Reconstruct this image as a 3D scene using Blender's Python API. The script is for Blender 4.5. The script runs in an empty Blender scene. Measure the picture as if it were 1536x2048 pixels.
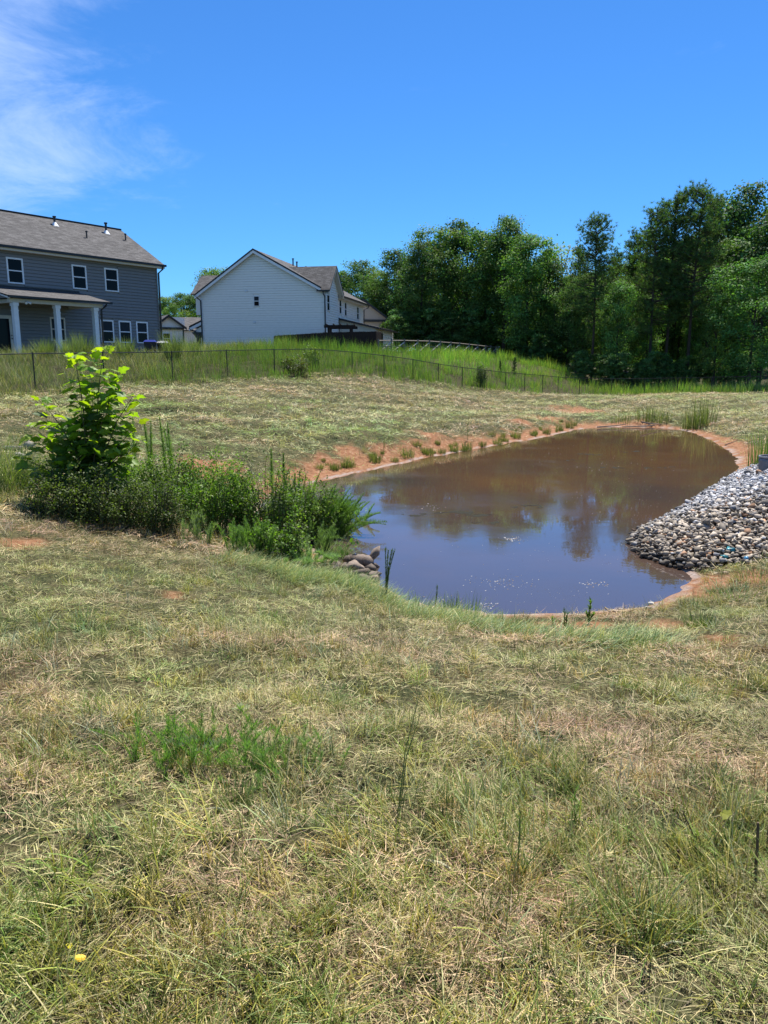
import bpy, math, random
import numpy as np
R = math.radians
rng = np.random.default_rng(7)
random.seed(7)
SC = bpy.context.scene
C = SC.collection

# ------------------------------------------------------------------ camera, sky, sun, exposure
EYE = 1.65
PITCH = math.atan(299 / 1536.0)
cam = bpy.data.cameras.new('camera')
cam.sensor_fit = 'HORIZONTAL'; cam.sensor_width = 36.0; cam.lens = 36.0
cam.clip_start = 0.05; cam.clip_end = 6000
co = bpy.data.objects.new('camera', cam); C.objects.link(co)
co.location = (0, 0, EYE); co.rotation_euler = (math.pi / 2 - PITCH, 0, 0)
SC.camera = co
SUN_AZ, SUN_EL = 21.0, 64.0           # degrees to the right of the view, above the horizon
world = bpy.data.worlds.new('World'); SC.world = world; world.use_nodes = True
def build_world():
    nt = world.node_tree; N = nt.nodes; L = nt.links; N.clear()
    out = N.new('ShaderNodeOutputWorld'); bg = N.new('ShaderNodeBackground')
    sky = N.new('ShaderNodeTexSky'); sky.sky_type = 'NISHITA'; sky.sun_disc = False
    sky.sun_elevation = R(SUN_EL); sky.sun_rotation = R(SUN_AZ); sky.altitude = 200
    sky.air_density = 1.0; sky.dust_density = 0.0; sky.ozone_density = 3.0
    tint = N.new('ShaderNodeMix'); tint.data_type = 'RGBA'; tint.blend_type = 'MULTIPLY'
    tint.inputs[0].default_value = 1.0; tint.inputs[7].default_value = (0.36, 0.80, 1.28, 1)
    L.new(sky.outputs[0], tint.inputs[6])
    # thin cirrus: stretched noise over the whole sky, densest in drifting banks
    tc = N.new('ShaderNodeTexCoord')
    mp = N.new('ShaderNodeMapping'); mp.inputs['Scale'].default_value = (1.5, 2.4, 4.5); mp.inputs['Rotation'].default_value = (0.25, 0.5, 0.3)
    L.new(tc.outputs['Generated'], mp.inputs['Vector'])
    n1 = N.new('ShaderNodeTexNoise'); n1.inputs['Scale'].default_value = 3.0; n1.inputs['Detail'].default_value = 9; n1.inputs['Roughness'].default_value = 0.66; n1.inputs['Distortion'].default_value = 0.35
    L.new(mp.outputs[0], n1.inputs['Vector'])
    # banks of cloud lie around a few directions of the sky
    def bank(d, lo, hi):
        v = N.new('ShaderNodeVectorMath'); v.operation = 'DOT_PRODUCT'
        nm = np.array(d, float); nm /= np.linalg.norm(nm); v.inputs[1].default_value = nm
        L.new(tc.outputs['Generated'], v.inputs[0])
        m = N.new('ShaderNodeMapRange'); m.interpolation_type = 'SMOOTHSTEP'
        m.inputs[1].default_value = lo; m.inputs[2].default_value = hi
        L.new(v.outputs['Value'], m.inputs[0]); return m.outputs[0]
    b1 = bank((-0.68, 0.97, 0.41), 0.905, 1.0)
    b2 = bank((-0.9, -0.6, 0.7), 0.80, 0.98)
    b3 = bank((0.9, -0.8, 0.5), 0.85, 0.98)
    a1 = N.new('ShaderNodeMath'); a1.operation = 'MAXIMUM'; L.new(b1, a1.inputs[0]); L.new(b2, a1.inputs[1])
    a2 = N.new('ShaderNodeMath'); a2.operation = 'MAXIMUM'; L.new(a1.outputs[0], a2.inputs[0]); L.new(b3, a2.inputs[1])
    add = N.new('ShaderNodeMath'); add.operation = 'MULTIPLY_ADD'; add.inputs[1].default_value = 0.42
    L.new(a2.outputs[0], add.inputs[0]); L.new(n1.outputs['Fac'], add.inputs[2])
    ramp = N.new('ShaderNodeMapRange'); ramp.interpolation_type = 'SMOOTHSTEP'
    ramp.inputs[1].default_value = 0.64; ramp.inputs[2].default_value = 1.05; ramp.inputs[4].default_value = 0.42
    L.new(add.outputs[0], ramp.inputs[0])
    mix = N.new('ShaderNodeMix'); mix.data_type = 'RGBA'; mix.inputs[7].default_value = (7.5, 8.8, 11.5, 1)
    L.new(ramp.outputs[0], mix.inputs[0]); L.new(tint.outputs[2], mix.inputs[6])
    L.new(mix.outputs[2], bg.inputs['Color']); bg.inputs['Strength'].default_value = 0.066
    L.new(bg.outputs[0], out.inputs[0])
build_world()
sl = bpy.data.lights.new('sun', 'SUN'); sl.energy = 5.0; sl.angle = R(0.55); sl.color = (1.0, 0.955, 0.88)
so = bpy.data.objects.new('sun', sl); C.objects.link(so)
so.rotation_euler = (R(90 - SUN_EL), 0, R(180 - SUN_AZ)); so.location = (10, 30, 60)
SC.view_settings.view_transform = 'Standard'; SC.view_settings.look = 'None'
SC.view_settings.exposure = 0.90; SC.view_settings.gamma = 1.0; SC.view_settings.use_curve_mapping = False
SC.render.engine = 'CYCLES'
SC.cycles.max_bounces = 6; SC.cycles.diffuse_bounces = 2; SC.cycles.glossy_bounces = 3
SC.cycles.transmission_bounces = 4; SC.cycles.transparent_max_bounces = 6

# ------------------------------------------------------------------ measuring helpers
def ray(u, v):
    a = (u - 768) / 1536.0; b = (v - 1024) / 1536.0
    return np.array([a, math.cos(PITCH) - b * math.sin(PITCH), -math.sin(PITCH) - b * math.cos(PITCH)])
def at_depth(u, v, Y):
    d = ray(u, v); return np.array([0, 0, EYE]) + d * (Y / d[1])
def at_level(u, v, z):
    d = ray(u, v); return np.array([0, 0, EYE]) + d * ((z - EYE) / d[2])

# ------------------------------------------------------------------ mesh helpers
def tag(o, label=None, cat=None, group=None, kind=None):
    if label: o['label'] = label
    if cat: o['category'] = cat
    if group: o['group'] = group
    if kind: o['kind'] = kind
    return o
def empty(name, loc=(0, 0, 0), rz=0.0):
    o = bpy.data.objects.new(name, None); C.objects.link(o); o.location = loc; o.rotation_euler = (0, 0, rz); o.empty_display_size = 0.1
    return o
def mesh_data(name, V, F, mats, col=None, smooth=False, attrs=None, mi=None):
    me = bpy.data.meshes.new(name)
    V = np.asarray(V, dtype=np.float32)
    if isinstance(F, np.ndarray):
        k = F.shape[1]
        me.vertices.add(len(V)); me.vertices.foreach_set('co', V.ravel())
        me.loops.add(F.size); me.loops.foreach_set('vertex_index', F.astype(np.int32).ravel())
        me.polygons.add(len(F)); me.polygons.foreach_set('loop_start', np.arange(0, F.size, k, dtype=np.int32))
        me.update(calc_edges=True)
    else:
        me.from_pydata([tuple(map(float, v)) for v in V], [], [tuple(map(int, f)) for f in F]); me.update()
    if not isinstance(mats, (list, tuple)): mats = [mats]
    for m in mats: me.materials.append(m)
    if mi is not None: me.polygons.foreach_set('material_index', np.asarray(mi, dtype=np.int32))
    if col is not None:
        a = me.attributes.new('Col', 'FLOAT_COLOR', 'POINT')
        c = np.ones((len(V), 4), np.float32); c[:, :3] = col
        a.data.foreach_set('color', c.ravel())
    for k, arr in (attrs or {}).items():
        a = me.attributes.new(k, 'FLOAT', 'POINT'); a.data.foreach_set('value', np.asarray(arr, np.float32))
    if smooth: me.polygons.foreach_set('use_smooth', np.ones(len(me.polygons), bool))
    return me
def obj(name, me, parent=None, loc=None, rot=None, scale=None):
    o = bpy.data.objects.new(name, me); C.objects.link(o)
    if parent is not None: o.parent = parent
    if loc is not None: o.location = loc
    if rot is not None: o.rotation_euler = rot
    if scale is not None: o.scale = scale
    return o
class MB:
    def __init__(s): s.V = []; s.F = []
    def add(s, V, F):
        n = len(s.V); s.V += [tuple(v) for v in V]; s.F += [tuple(i + n for i in f) for f in F]; return s
    def hexa(s, P):   # 8 points: bottom 4 ccw, top 4 ccw
        return s.add(P, [(0, 3, 2, 1), (4, 5, 6, 7), (0, 1, 5, 4), (1, 2, 6, 5), (2, 3, 7, 6), (3, 0, 4, 7)])
    def box(s, x0, x1, y0, y1, z0, z1):
        return s.hexa([(x0, y0, z0), (x1, y0, z0), (x1, y1, z0), (x0, y1, z0), (x0, y0, z1), (x1, y0, z1), (x1, y1, z1), (x0, y1, z1)])
    def tube(s, pts, rad, n=6, cap=True):
        pts = [np.asarray(p, float) for p in pts]; m = len(pts)
        if not hasattr(rad, '__len__'): rad = [rad] * m
        V = []; F = []
        for i, p in enumerate(pts):
            t = pts[min(i + 1, m - 1)] - pts[max(i - 1, 0)]; t = t / (np.linalg.norm(t) + 1e-9)
            a = np.array([0, 0, 1.0]) if abs(t[2]) < 0.9 else np.array([1.0, 0, 0])
            x = np.cross(t, a); x /= np.linalg.norm(x); y = np.cross(t, x)
            for k in range(n):
                th = 2 * math.pi * k / n; V.append(p + rad[i] * (x * math.cos(th) + y * math.sin(th)))
        for i in range(m - 1):
            for k in range(n):
                k2 = (k + 1) % n; F.append((i * n + k, i * n + k2, (i + 1) * n + k2, (i + 1) * n + k))
        if cap: F.append(tuple(range(n))); F.append(tuple((m - 1) * n + k for k in reversed(range(n))))
        return s.add(V, F)
    def prism(s, poly, axis, a0, a1):   # polygon extruded along an axis; poly gives the two other coordinates in xyz order
        def pt(p, a):
            q = list(p); q.insert(axis, a); return tuple(q)
        n = len(poly); V = [pt(p, a0) for p in poly] + [pt(p, a1) for p in poly]
        F = [tuple(range(n)), tuple(n + i for i in reversed(range(n)))] + [(i, i + n, (i + 1) % n + n, (i + 1) % n) for i in range(n)]
        return s.add(V, F)
    def data(s, name, mat, smooth=False): return mesh_data(name, s.V, s.F, mat, smooth=smooth)
    def build(s, name, mat, parent=None, smooth=False): return obj(name, s.data(name, mat, smooth), parent)

# lattice noise for layout
_lat = np.random.default_rng(99).random((6, 64, 64))
def vnoise(x, y, k=0):
    x = np.asarray(x, float); y = np.asarray(y, float)
    i = np.floor(x).astype(int); j = np.floor(y).astype(int); fx = x - i; fy = y - j
    fx = fx * fx * (3 - 2 * fx); fy = fy * fy * (3 - 2 * fy); g = _lat[k % 6]
    A = g[i % 64, j % 64]; B = g[(i + 1) % 64, j % 64]; Cc = g[i % 64, (j + 1) % 64]; D = g[(i + 1) % 64, (j + 1) % 64]
    return (A * (1 - fx) + B * fx) * (1 - fy) + (Cc * (1 - fx) + D * fx) * fy
def fbm(x, y, k=0, o=3):
    s = 0; a = 0.5; t = 0
    for q in range(o): s = s + a * vnoise(x * 2 ** q + 17 * q, y * 2 ** q + 5 * q, k + q); t += a; a *= 0.5
    return s / t

# ------------------------------------------------------------------ materials
def mat_new(name):
    m = bpy.data.materials.new(name); m.use_nodes = True; nt = m.node_tree
    return m, nt, nt.nodes, nt.links, nt.nodes['Principled BSDF']
def simple(name, col, rough=0.6, spec=0.4, noise=0.0, scale=8.0, metallic=0.0, bump=0.0, stretch=None):
    m, nt, N, L, P = mat_new(name)
    P.inputs['Roughness'].default_value = rough; P.inputs['Specular IOR Level'].default_value = spec; P.inputs['Metallic'].default_value = metallic
    P.inputs['Base Color'].default_value = (*col, 1)
    if noise > 0 or bump > 0:
        tc = N.new('ShaderNodeTexCoord'); vec = tc.outputs['Object']
        if stretch:
            mp = N.new('ShaderNodeMapping'); mp.inputs['Scale'].default_value = stretch; L.new(vec, mp.inputs[0]); vec = mp.outputs[0]
        n = N.new('ShaderNodeTexNoise'); n.inputs['Scale'].default_value = scale; n.inputs['Detail'].default_value = 5; L.new(vec, n.inputs['Vector'])
        if noise > 0:
            mr = N.new('ShaderNodeMapRange'); mr.inputs[3].default_value = 1 - noise; mr.inputs[4].default_value = 1 + noise; mr.inputs[1].default_value = 0.3; mr.inputs[2].default_value = 0.7
            L.new(n.outputs['Fac'], mr.inputs[0])
            mx = N.new('ShaderNodeMix'); mx.data_type = 'RGBA'; mx.blend_type = 'MULTIPLY'; mx.inputs[0].default_value = 1; mx.inputs[6].default_value = (*col, 1)
            L.new(mr.outputs[0], mx.inputs[7]); L.new(mx.outputs[2], P.inputs['Base Color'])
        if bump > 0:
            b = N.new('ShaderNodeBump'); b.inputs['Strength'].default_value = bump; b.inputs['Distance'].default_value = 0.02; L.new(n.outputs['Fac'], b.inputs['Height']); L.new(b.outputs[0], P.inputs['Normal'])
    return m
def leafy(name, trans=0.35, tcol=(1.25, 1.35, 0.5), rough=0.5, spec=0.35, vary=0.25):
    """leaf or blade colour carried by the mesh, a little different on each plant"""
    m, nt, N, L, P = mat_new(name)
    at = N.new('ShaderNodeAttribute'); at.attribute_name = 'Col'
    oi = N.new('ShaderNodeObjectInfo')
    mr = N.new('ShaderNodeMapRange'); mr.inputs[3].default_value = 1 - vary; mr.inputs[4].default_value = 1 + vary; L.new(oi.outputs['Random'], mr.inputs[0])
    m2 = N.new('ShaderNodeMix'); m2.data_type = 'RGBA'; m2.blend_type = 'MULTIPLY'; m2.inputs[0].default_value = 1
    L.new(at.outputs['Color'], m2.inputs[6]); L.new(mr.outputs[0], m2.inputs[7])
    L.new(m2.outputs[2], P.inputs['Base Color'])
    P.inputs['Roughness'].default_value = rough; P.inputs['Specular IOR Level'].default_value = spec
    tr = N.new('ShaderNodeBsdfTranslucent')
    m3 = N.new('ShaderNodeMix'); m3.data_type = 'RGBA'; m3.blend_type = 'MULTIPLY'; m3.inputs[0].default_value = 1; m3.inputs[7].default_value = (*tcol, 1)
    L.new(m2.outputs[2], m3.inputs[6]); L.new(m3.outputs[2], tr.inputs['Color'])
    ms = N.new('ShaderNodeMixShader'); ms.inputs[0].default_value = trans
    L.new(P.outputs[0], ms.inputs[1]); L.new(tr.outputs[0], ms.inputs[2]); L.new(ms.outputs[0], N['Material Output'].inputs['Surface'])
    return m
M = {}
M['blade'] = leafy('dry_grass_blades', 0.22, (1.1, 1.1, 0.7), 0.55, 0.3, 0.12)
M['tall'] = leafy('tall_grass_blades', 0.32, (1.2, 1.3, 0.45), 0.5, 0.3, 0.2)
M['leaf'] = leafy('tree_leaves', 0.34, (1.1, 1.4, 0.42), 0.6, 0.10, 0.0)
M['bigleaf'] = leafy('broad_soft_leaves', 0.5, (1.9, 2.0, 0.3), 0.5, 0.35, 0.25)
M['bush'] = leafy('bush_leaves', 0.42, (1.2, 1.4, 0.4), 0.55, 0.28, 0.15)
M['bark'] = simple('bark', (0.075, 0.058, 0.045), 0.9, 0.1, 0.4, 6, bump=0.6, stretch=(3, 3, 0.6))
M['stem'] = simple('green_brown_stem', (0.10, 0.085, 0.04), 0.7, 0.2, 0.25, 20)
M['green_stem'] = simple('green_stem', (0.10, 0.15, 0.04), 0.6, 0.3, 0.25, 20)

def ground_material():
    m, nt, N, L, P = mat_new('ground_thatch_and_clay')
    P.inputs['Roughness'].default_value = 0.95; P.inputs['Specular IOR Level'].default_value = 0.1
    tc = N.new('ShaderNodeTexCoord')
    def noise(s, d=6, r=0.6):
        n = N.new('ShaderNodeTexNoise'); n.inputs['Scale'].default_value = s; n.inputs['Detail'].default_value = d; n.inputs['Roughness'].default_value = r
        L.new(tc.outputs['Object'], n.inputs['Vector']); return n
    def ramp(fac, stops):
        r = N.new('ShaderNodeValToRGB'); e = r.color_ramp.elements
        e[0].position, e[0].color = stops[0][0], (*stops[0][1], 1); e[1].position, e[1].color = stops[-1][0], (*stops[-1][1], 1)
        for p, c in stops[1:-1]: q = e.new(p); q.color = (*c, 1)
        L.new(fac, r.inputs[0]); return r.outputs[0]
    def mix(f, a, b):
        x = N.new('ShaderNodeMix'); x.data_type = 'RGBA'; L.new(f, x.inputs[0]); L.new(a, x.inputs[6]); L.new(b, x.inputs[7]); return x.outputs[2]
    fine = noise(38, 4, 0.7); med = noise(3.0); big = noise(0.45)
    thatch = ramp(fine.outputs['Fac'], [(0.3, (0.03, 0.025, 0.013)), (0.5, (0.085, 0.075, 0.035)), (0.7, (0.22, 0.195, 0.095))])  # thatch colours darkened so gaps between blades read as shade
    greeny = ramp(fine.outputs['Fac'], [(0.3, (0.02, 0.023, 0.01)), (0.55, (0.055, 0.062, 0.025)), (0.72, (0.16, 0.16, 0.075))])
    mr = N.new('ShaderNodeMapRange'); mr.inputs[1].default_value = 0.4; mr.inputs[2].default_value = 0.62; L.new(med.outputs['Fac'], mr.inputs[0])
    base = mix(mr.outputs[0], thatch, greeny)
    clay = ramp(noise(9, 7, 0.65).outputs['Fac'], [(0.28, (0.13, 0.058, 0.03)), (0.5, (0.25, 0.12, 0.06)), (0.72, (0.37, 0.23, 0.14))])
    rim = ramp(noise(24, 5).outputs['Fac'], [(0.3, (0.20, 0.15, 0.125)), (0.7, (0.43, 0.37, 0.33))])
    litter = ramp(noise(5, 6).outputs['Fac'], [(0.3, (0.03, 0.026, 0.014)), (0.7, (0.075, 0.07, 0.03))])
    def fac(nm):
        a = N.new('ShaderNodeAttribute'); a.attribute_name = nm; return a.outputs['Fac']
    base = mix(fac('rough'), base, litter)
    base = mix(fac('clay'), base, clay)
    base = mix(fac('rim'), base, rim)
    L.new(base, P.inputs['Base Color'])
    b = N.new('ShaderNodeBump'); b.inputs['Strength'].default_value = 0.9; b.inputs['Distance'].default_value = 0.03; L.new(fine.outputs['Fac'], b.inputs['Height']); L.new(b.outputs[0], P.inputs['Normal'])
    return m
M['ground'] = ground_material()

# ------------------------------------------------------------------ the lie of the land
WZ = -1.15
POND = [(-1.54, 18.29), (-0.11, 20.71), (2.08, 24.12), (4.04, 26.67), (6.49, 30.03), (8.41, 33.02), (10.3, 34.2), (11.9, 33.9), (12.6, 32.0), (12.0, 28.25), (11.28, 24.96), (10.13, 21.77), (8.9, 19.29), (6.7, 15.9), (5.05, 13.5), (4.3, 12.5), (4.0, 11.85), (3.9, 11.05), (4.05, 10.48), (4.14, 9.96), (3.77, 9.27), (3.34, 8.75), (2.84, 8.47), (2.18, 8.36), (1.32, 8.33), (0.76, 8.44), (0.31, 8.75), (0.01, 9.16), (-0.22, 9.75), (-0.6, 10.5), (-1.2, 11.5), (-2.0, 12.9), (-2.5, 14.6), (-2.4, 16.4)]
def smooth_closed(P, n=5):
    P = np.array(P, float); out = []
    m = len(P)
    for i in range(m):
        p0, p1, p2, p3 = P[i - 1], P[i], P[(i + 1) % m], P[(i + 2) % m]
        for k in range(n):
            t = k / n
            out.append(0.5 * ((2 * p1) + (-p0 + p2) * t + (2 * p0 - 5 * p1 + 4 * p2 - p3) * t * t + (-p0 + 3 * p1 - 3 * p2 + p3) * t ** 3))
    return np.array(out)
SHORE = smooth_closed(POND, 4)
def shore_dist(x, y):
    """metres from the water's edge, negative inside the pond"""
    x = np.atleast_1d(np.asarray(x, float)); y = np.atleast_1d(np.asarray(y, float))
    d = np.full(x.shape, 40.0)
    near = (x > -8) & (x < 19) & (y > 3) & (y < 41)
    px, py = x[near], y[near]
    if px.size:
        best = np.full(px.shape, 1e9); inside = np.zeros(px.shape, bool)
        A = SHORE; B = np.roll(SHORE, -1, 0)
        for (ax, ay), (bx, by) in zip(A, B):
            ex, ey = bx - ax, by - ay
            t = np.clip(((px - ax) * ex + (py - ay) * ey) / (ex * ex + ey * ey + 1e-9), 0, 1)
            best = np.minimum(best, (px - ax - t * ex) ** 2 + (py - ay - t * ey) ** 2)
            if ay != by:
                c = ((ay > py) != (by > py)) & (px < (bx - ax) * (py - ay) / (by - ay) + ax); inside ^= c
        dd = np.sqrt(best); dd = np.where(inside, -dd, dd)
        wob = np.exp(-(dd / 1.0) ** 2)          # ragged little bays and slumps
        d[near] = dd + wob * ((fbm(px * 1.1, py * 1.1, 3, 2) - .5) * .32 + (fbm(px * 5, py * 5, 1, 3) - .5) * .16)
    return d
# chain link fence line: image column and height of its top rail, and how far away it stands
FENCE_H = 1.2
FPOST = [(-250, 716, 21), (-90, 711, 23.5), (65, 707, 26), (205, 705.5, 29.2), (343, 704, 33), (453, 701, 36), (548, 699, 38.5), (630, 698, 41), (704, 704, 43), (768, 711, 45), (826, 719, 47), (877, 728, 48.7), (925, 735, 50.3), (970, 740, 51.8), (1012, 745, 53), (1050, 748, 54), (1086, 751, 55), (1117, 754, 55.8), (1160, 756, 56.6), (1224, 757.5, 57), (1290, 757, 57.2), (1356, 756, 57.2), (1424, 754.5, 57.1), (1492, 753, 57), (1560, 752, 57), (1630, 752, 57)]
FTOP = [at_depth(u, v, Y) for u, v, Y in FPOST]
CTRL = [(0, 0, 0), (-3, 0, .05), (3, 0, 0), (-8, 0, .2), (8, 0, 0), (0, -6, .3), (-8, -6, .4), (8, -6, .2), (-20, -6, .6), (20, -6, 0),
        (0, 3, -.17), (-2, 3, -.1), (2, 3, -.2), (0, 5, -.43), (-2, 5, -.3), (2.5, 5, -.47), (-4, 5, -.15), (1, 7, -.85), (-1, 7, -.7), (-3, 7.5, -.45), (-5, 8, -.15), (3.5, 7, -.72), (5, 8, -.7),
        (-4, 9.5, -.4), (-6, 11, -.2), (-2.2, 10, -.8), (-7, 16, -.15), (-9, 20, .15), (-10, 23, .42), (-3.6, 17.5, -.55), (-5.5, 26, .3), (-2.5, 28, -.1), (2.4, 36, -.38), (2.9, 45.5, .1), (6, 40, -.65), (-4, 13, -.5), (-12, 12, .1), (-16, 20, .6),
        (5.7, 10.2, -.9), (7, 11.5, -.66), (8.5, 13.5, -.5), (10.5, 17, -.45), (13, 22, -.7), (7, 6, -.4), (10, 9, -.3), (16, 14, -.2), (14.3, 28.6, -.8), (15.5, 36, -.78), (16, 45, -.66), (12, 42, -.9), (8, 43, -.75), (20, 36, -.7), (26, 45, -.6), (26, 25, -.4),
        (12, 50, -.55), (20, 52, -.57), (28, 53, -.57), (36, 53, -.57), (50, 50, -.5),
        (-14, 34, 1.5), (-9, 43, 1.85), (-6, 50, 2.15), (-15, 52, 2.2), (-20.7, 44, 2.1), (-28, 40, 1.9), (-22, 34, 1.6), (-5, 66, 2.9), (-16, 72, 3.0), (-30, 62, 2.7), (0, 60, 2.25), (5, 66, 2.2), (8, 72, 2.1), (12.6, 85, 2.0), (0, 85, 2.6), (-20, 100, 3.3), (3, 55, 1.6), (7, 58, 1.2), (11.3, 75, 1.95), (14.7, 70, 1.15), (16, 66, .15), (17.5, 62, -.6), (12, 60, .35),
        (22, 75, -.6), (30, 70, -.6), (40, 90, -.4), (25, 100, .2), (0, 115, 2.3), (12, 105, 1.4), (60, 65, -.5), (60, 120, 0), (-45, 30, 1.8), (-50, 70, 2.8), (-40, 110, 3.2), (0, 140, 2), (40, 140, .5)]
CTRL += [(p[0], p[1], p[2] - FENCE_H) for p in FTOP]
CT = np.array(CTRL, float)
def _phi(r2): return 0.5 * r2 * np.log(r2 + 1e-9)
def _solve():
    P = CT[:, :2]; n = len(P)
    r2 = ((P[:, None] - P[None]) ** 2).sum(-1)
    A = np.zeros((n + 3, n + 3)); A[:n, :n] = _phi(r2) + 0.4 * np.eye(n); A[:n, n] = 1; A[:n, n + 1:] = P; A[n, :n] = 1; A[n + 1:, :n] = P.T
    return np.linalg.solve(A, np.concatenate([CT[:, 2], [0, 0, 0]]))
_W = _solve()
def land(x, y):
    x = np.atleast_1d(np.asarray(x, float)); y = np.atleast_1d(np.asarray(y, float)); n = len(CT)
    z = np.zeros(x.shape)
    for i in range(0, len(x), 20000):
        xs, ys = x[i:i + 20000], y[i:i + 20000]
        xc = np.clip(xs, -70, 75); yc = np.clip(ys, -12, 150)
        r2 = (xc[:, None] - CT[None, :, 0]) ** 2 + (yc[:, None] - CT[None, :, 1]) ** 2
        t = _phi(r2) @ _W[:n] + _W[n] + _W[n + 1] * xc + _W[n + 2] * yc
        far = np.clip((np.hypot(np.maximum(np.abs(xs) - 45, 0), np.maximum(ys - 120, 0) + np.maximum(-8 - ys, 0))) / 40, 0, 1); far = far * far * (3 - 2 * far)
        z[i:i + 20000] = t * (1 - far) + 1.2 * far
    d = shore_dist(x, y)
    out = np.clip(d / 2.2, 0, 1); out = out * out * (3 - 2 * out)
    edge = WZ + 0.015 + 0.10 * np.clip(d, 0, 3)
    z = np.where(d > 0, edge * (1 - out) + np.maximum(z, WZ + 0.06) * out, WZ + 0.015 - 0.45 * (1 - np.exp(np.minimum(d, 0) / 1.2)))
    # tussocks
    amp = np.clip(d / 1.5, 0, 1)
    z = z + amp * (0.10 * (fbm(x * 1.7, y * 1.7, 1) - 0.5) + 0.05 * (fbm(x * 5, y * 5, 2, 2) - 0.5))
    # mower furrows slanting down the far bank
    s, t = 0.80 * x + 0.60 * y, -0.60 * x + 0.80 * y
    z = z + amp * np.clip((y - 15) / 4, 0, 1) * np.clip((60 - y) / 6, 0, 1) * (0.34 * (fbm(s * .45, t * 1.7, 5, 2) - .5) + 0.12 * (fbm(s * 2.0, t * 4.2, 0, 2) - .5))
    return z
def land1(x, y): return float(land([x], [y])[0])
def ground_at(u, v, y0=1.3, y1=120):
    """where the line of sight through a point of the picture meets the land"""
    d = ray(u, v); ys = np.geomspace(y0, y1, 900); k = ys / d[1]
    P = np.array([0, 0, EYE])[None] + d[None] * k[:, None]
    h = np.maximum(land(P[:, 0], P[:, 1]), -99); b = np.nonzero(P[:, 2] < h)[0]
    return P[b[0]] if len(b) else P[-1]
PATCH = [  # bare clay showing through: x, y, radius
    ]
for u, v, r in [(1160, 822, 1.9), (1100, 838, 1.3), (1040, 845, .7), (850, 868, .7), (700, 905, .6), (640, 925, .7), (430, 945, .9), (1430, 1168, .55), (1400, 1190, .35), (1500, 1160, .5), (1340, 1250, .3), (1440, 1278, .25), (20, 1088, .30), (60, 1085, .2), (215, 1236, .1), (350, 1195, .13), (1495, 945, .5), (1180, 1250, .25), (1090, 1248, .2)]:
    q = ground_at(u, v); PATCH.append((q[0], q[1], r))
def clay_mask(x, y, d):
    n = fbm(x * 0.9, y * 0.9, 3, 4); n2 = fbm(x * 3.1, y * 3.1, 4, 3)
    left = np.clip((y - 16.0) / 3, 0, 1) * np.clip((13.5 - x) / 2, 0, 1)
    w = 0.22 + 0.95 * left
    c = np.clip(1.2 - d / w, 0, 1) * 1.4
    for px, py, r in PATCH:
        q = np.hypot(x - px, (y - py) / 1.25) / r
        c = np.maximum(c, 1.05 * np.clip(1.2 - q, 0, 1))
    c = c + (n - 0.5) * 1.0 * (c > 0.02) + (n2 - 0.5) * 1.3 * (c > 0.02)
    return np.clip((c - 0.25) * 1.6, 0, 1) * (d > 0) + (d <= 0)
FX = np.array([p[0] for p in FTOP]); FY = np.array([p[1] for p in FTOP])
def beyond_fence(x, y):
    """metres past the chain link fence, away from the pond (negative on the mown side)"""
    fy = np.interp(x, FX, FY); sl = np.interp(x, 0.5 * (FX[1:] + FX[:-1]), np.diff(FY) / np.diff(FX))
    return (y - fy) / np.sqrt(1 + sl * sl)
def build_ground():
    def axis(segs):
        out = [segs[0][0]]
        for a, b, s0, s1 in segs:
            p = a
            while p < b:
                f = (p - a) / (b - a); p = p + s0 * (1 - f) + s1 * f; out.append(min(p, b))
        return np.unique(np.round(out, 4))
    ys = axis([(-10, 1, 1.5, .1), (1, 12, .09, .14), (12, 40, .15, .3), (40, 70, .3, .8), (70, 160, .8, 4), (160, 3000, 10, 400)])
    xr = axis([(0, 4, .08, .12), (4, 14, .13, .25), (14, 40, .3, 1.2), (40, 90, 1.2, 6), (90, 3000, 12, 400)])
    xs = np.concatenate([-xr[::-1][:-1], xr])
    X, Y = np.meshgrid(xs, ys); x = X.ravel(); y = Y.ravel()
    z = land(x, y); d = shore_dist(x, y)
    clay = clay_mask(x, y, d); rim = np.clip(1.2 - np.abs(d - 0.03) / (0.015 + 0.16 * np.clip(fbm(x * 1.6, y * 1.6, 2, 3) - .25, 0, 1)), 0, 1) * (d > -0.3)
    rough = np.clip((beyond_fence(x, y) + 1.2 + 0.6 * (fbm(x * .7, y * .7, 5) - .5)) / 0.7, 0, 1) * (y > 14)
    ny, nx = X.shape; i = np.arange(nx * ny).reshape(ny, nx)
    F = np.stack([i[:-1, :-1].ravel(), i[:-1, 1:].ravel(), i[1:, 1:].ravel(), i[1:, :-1].ravel()], 1)
    me = mesh_data('ground', np.stack([x, y, z], 1), F, M['ground'], smooth=True, attrs=dict(clay=clay, rim=rim, rough=rough))
    o = obj('ground', me); tag(o, 'mown grassy ground with red clay sloping to the pond', 'ground', kind='structure')
build_ground()

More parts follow.
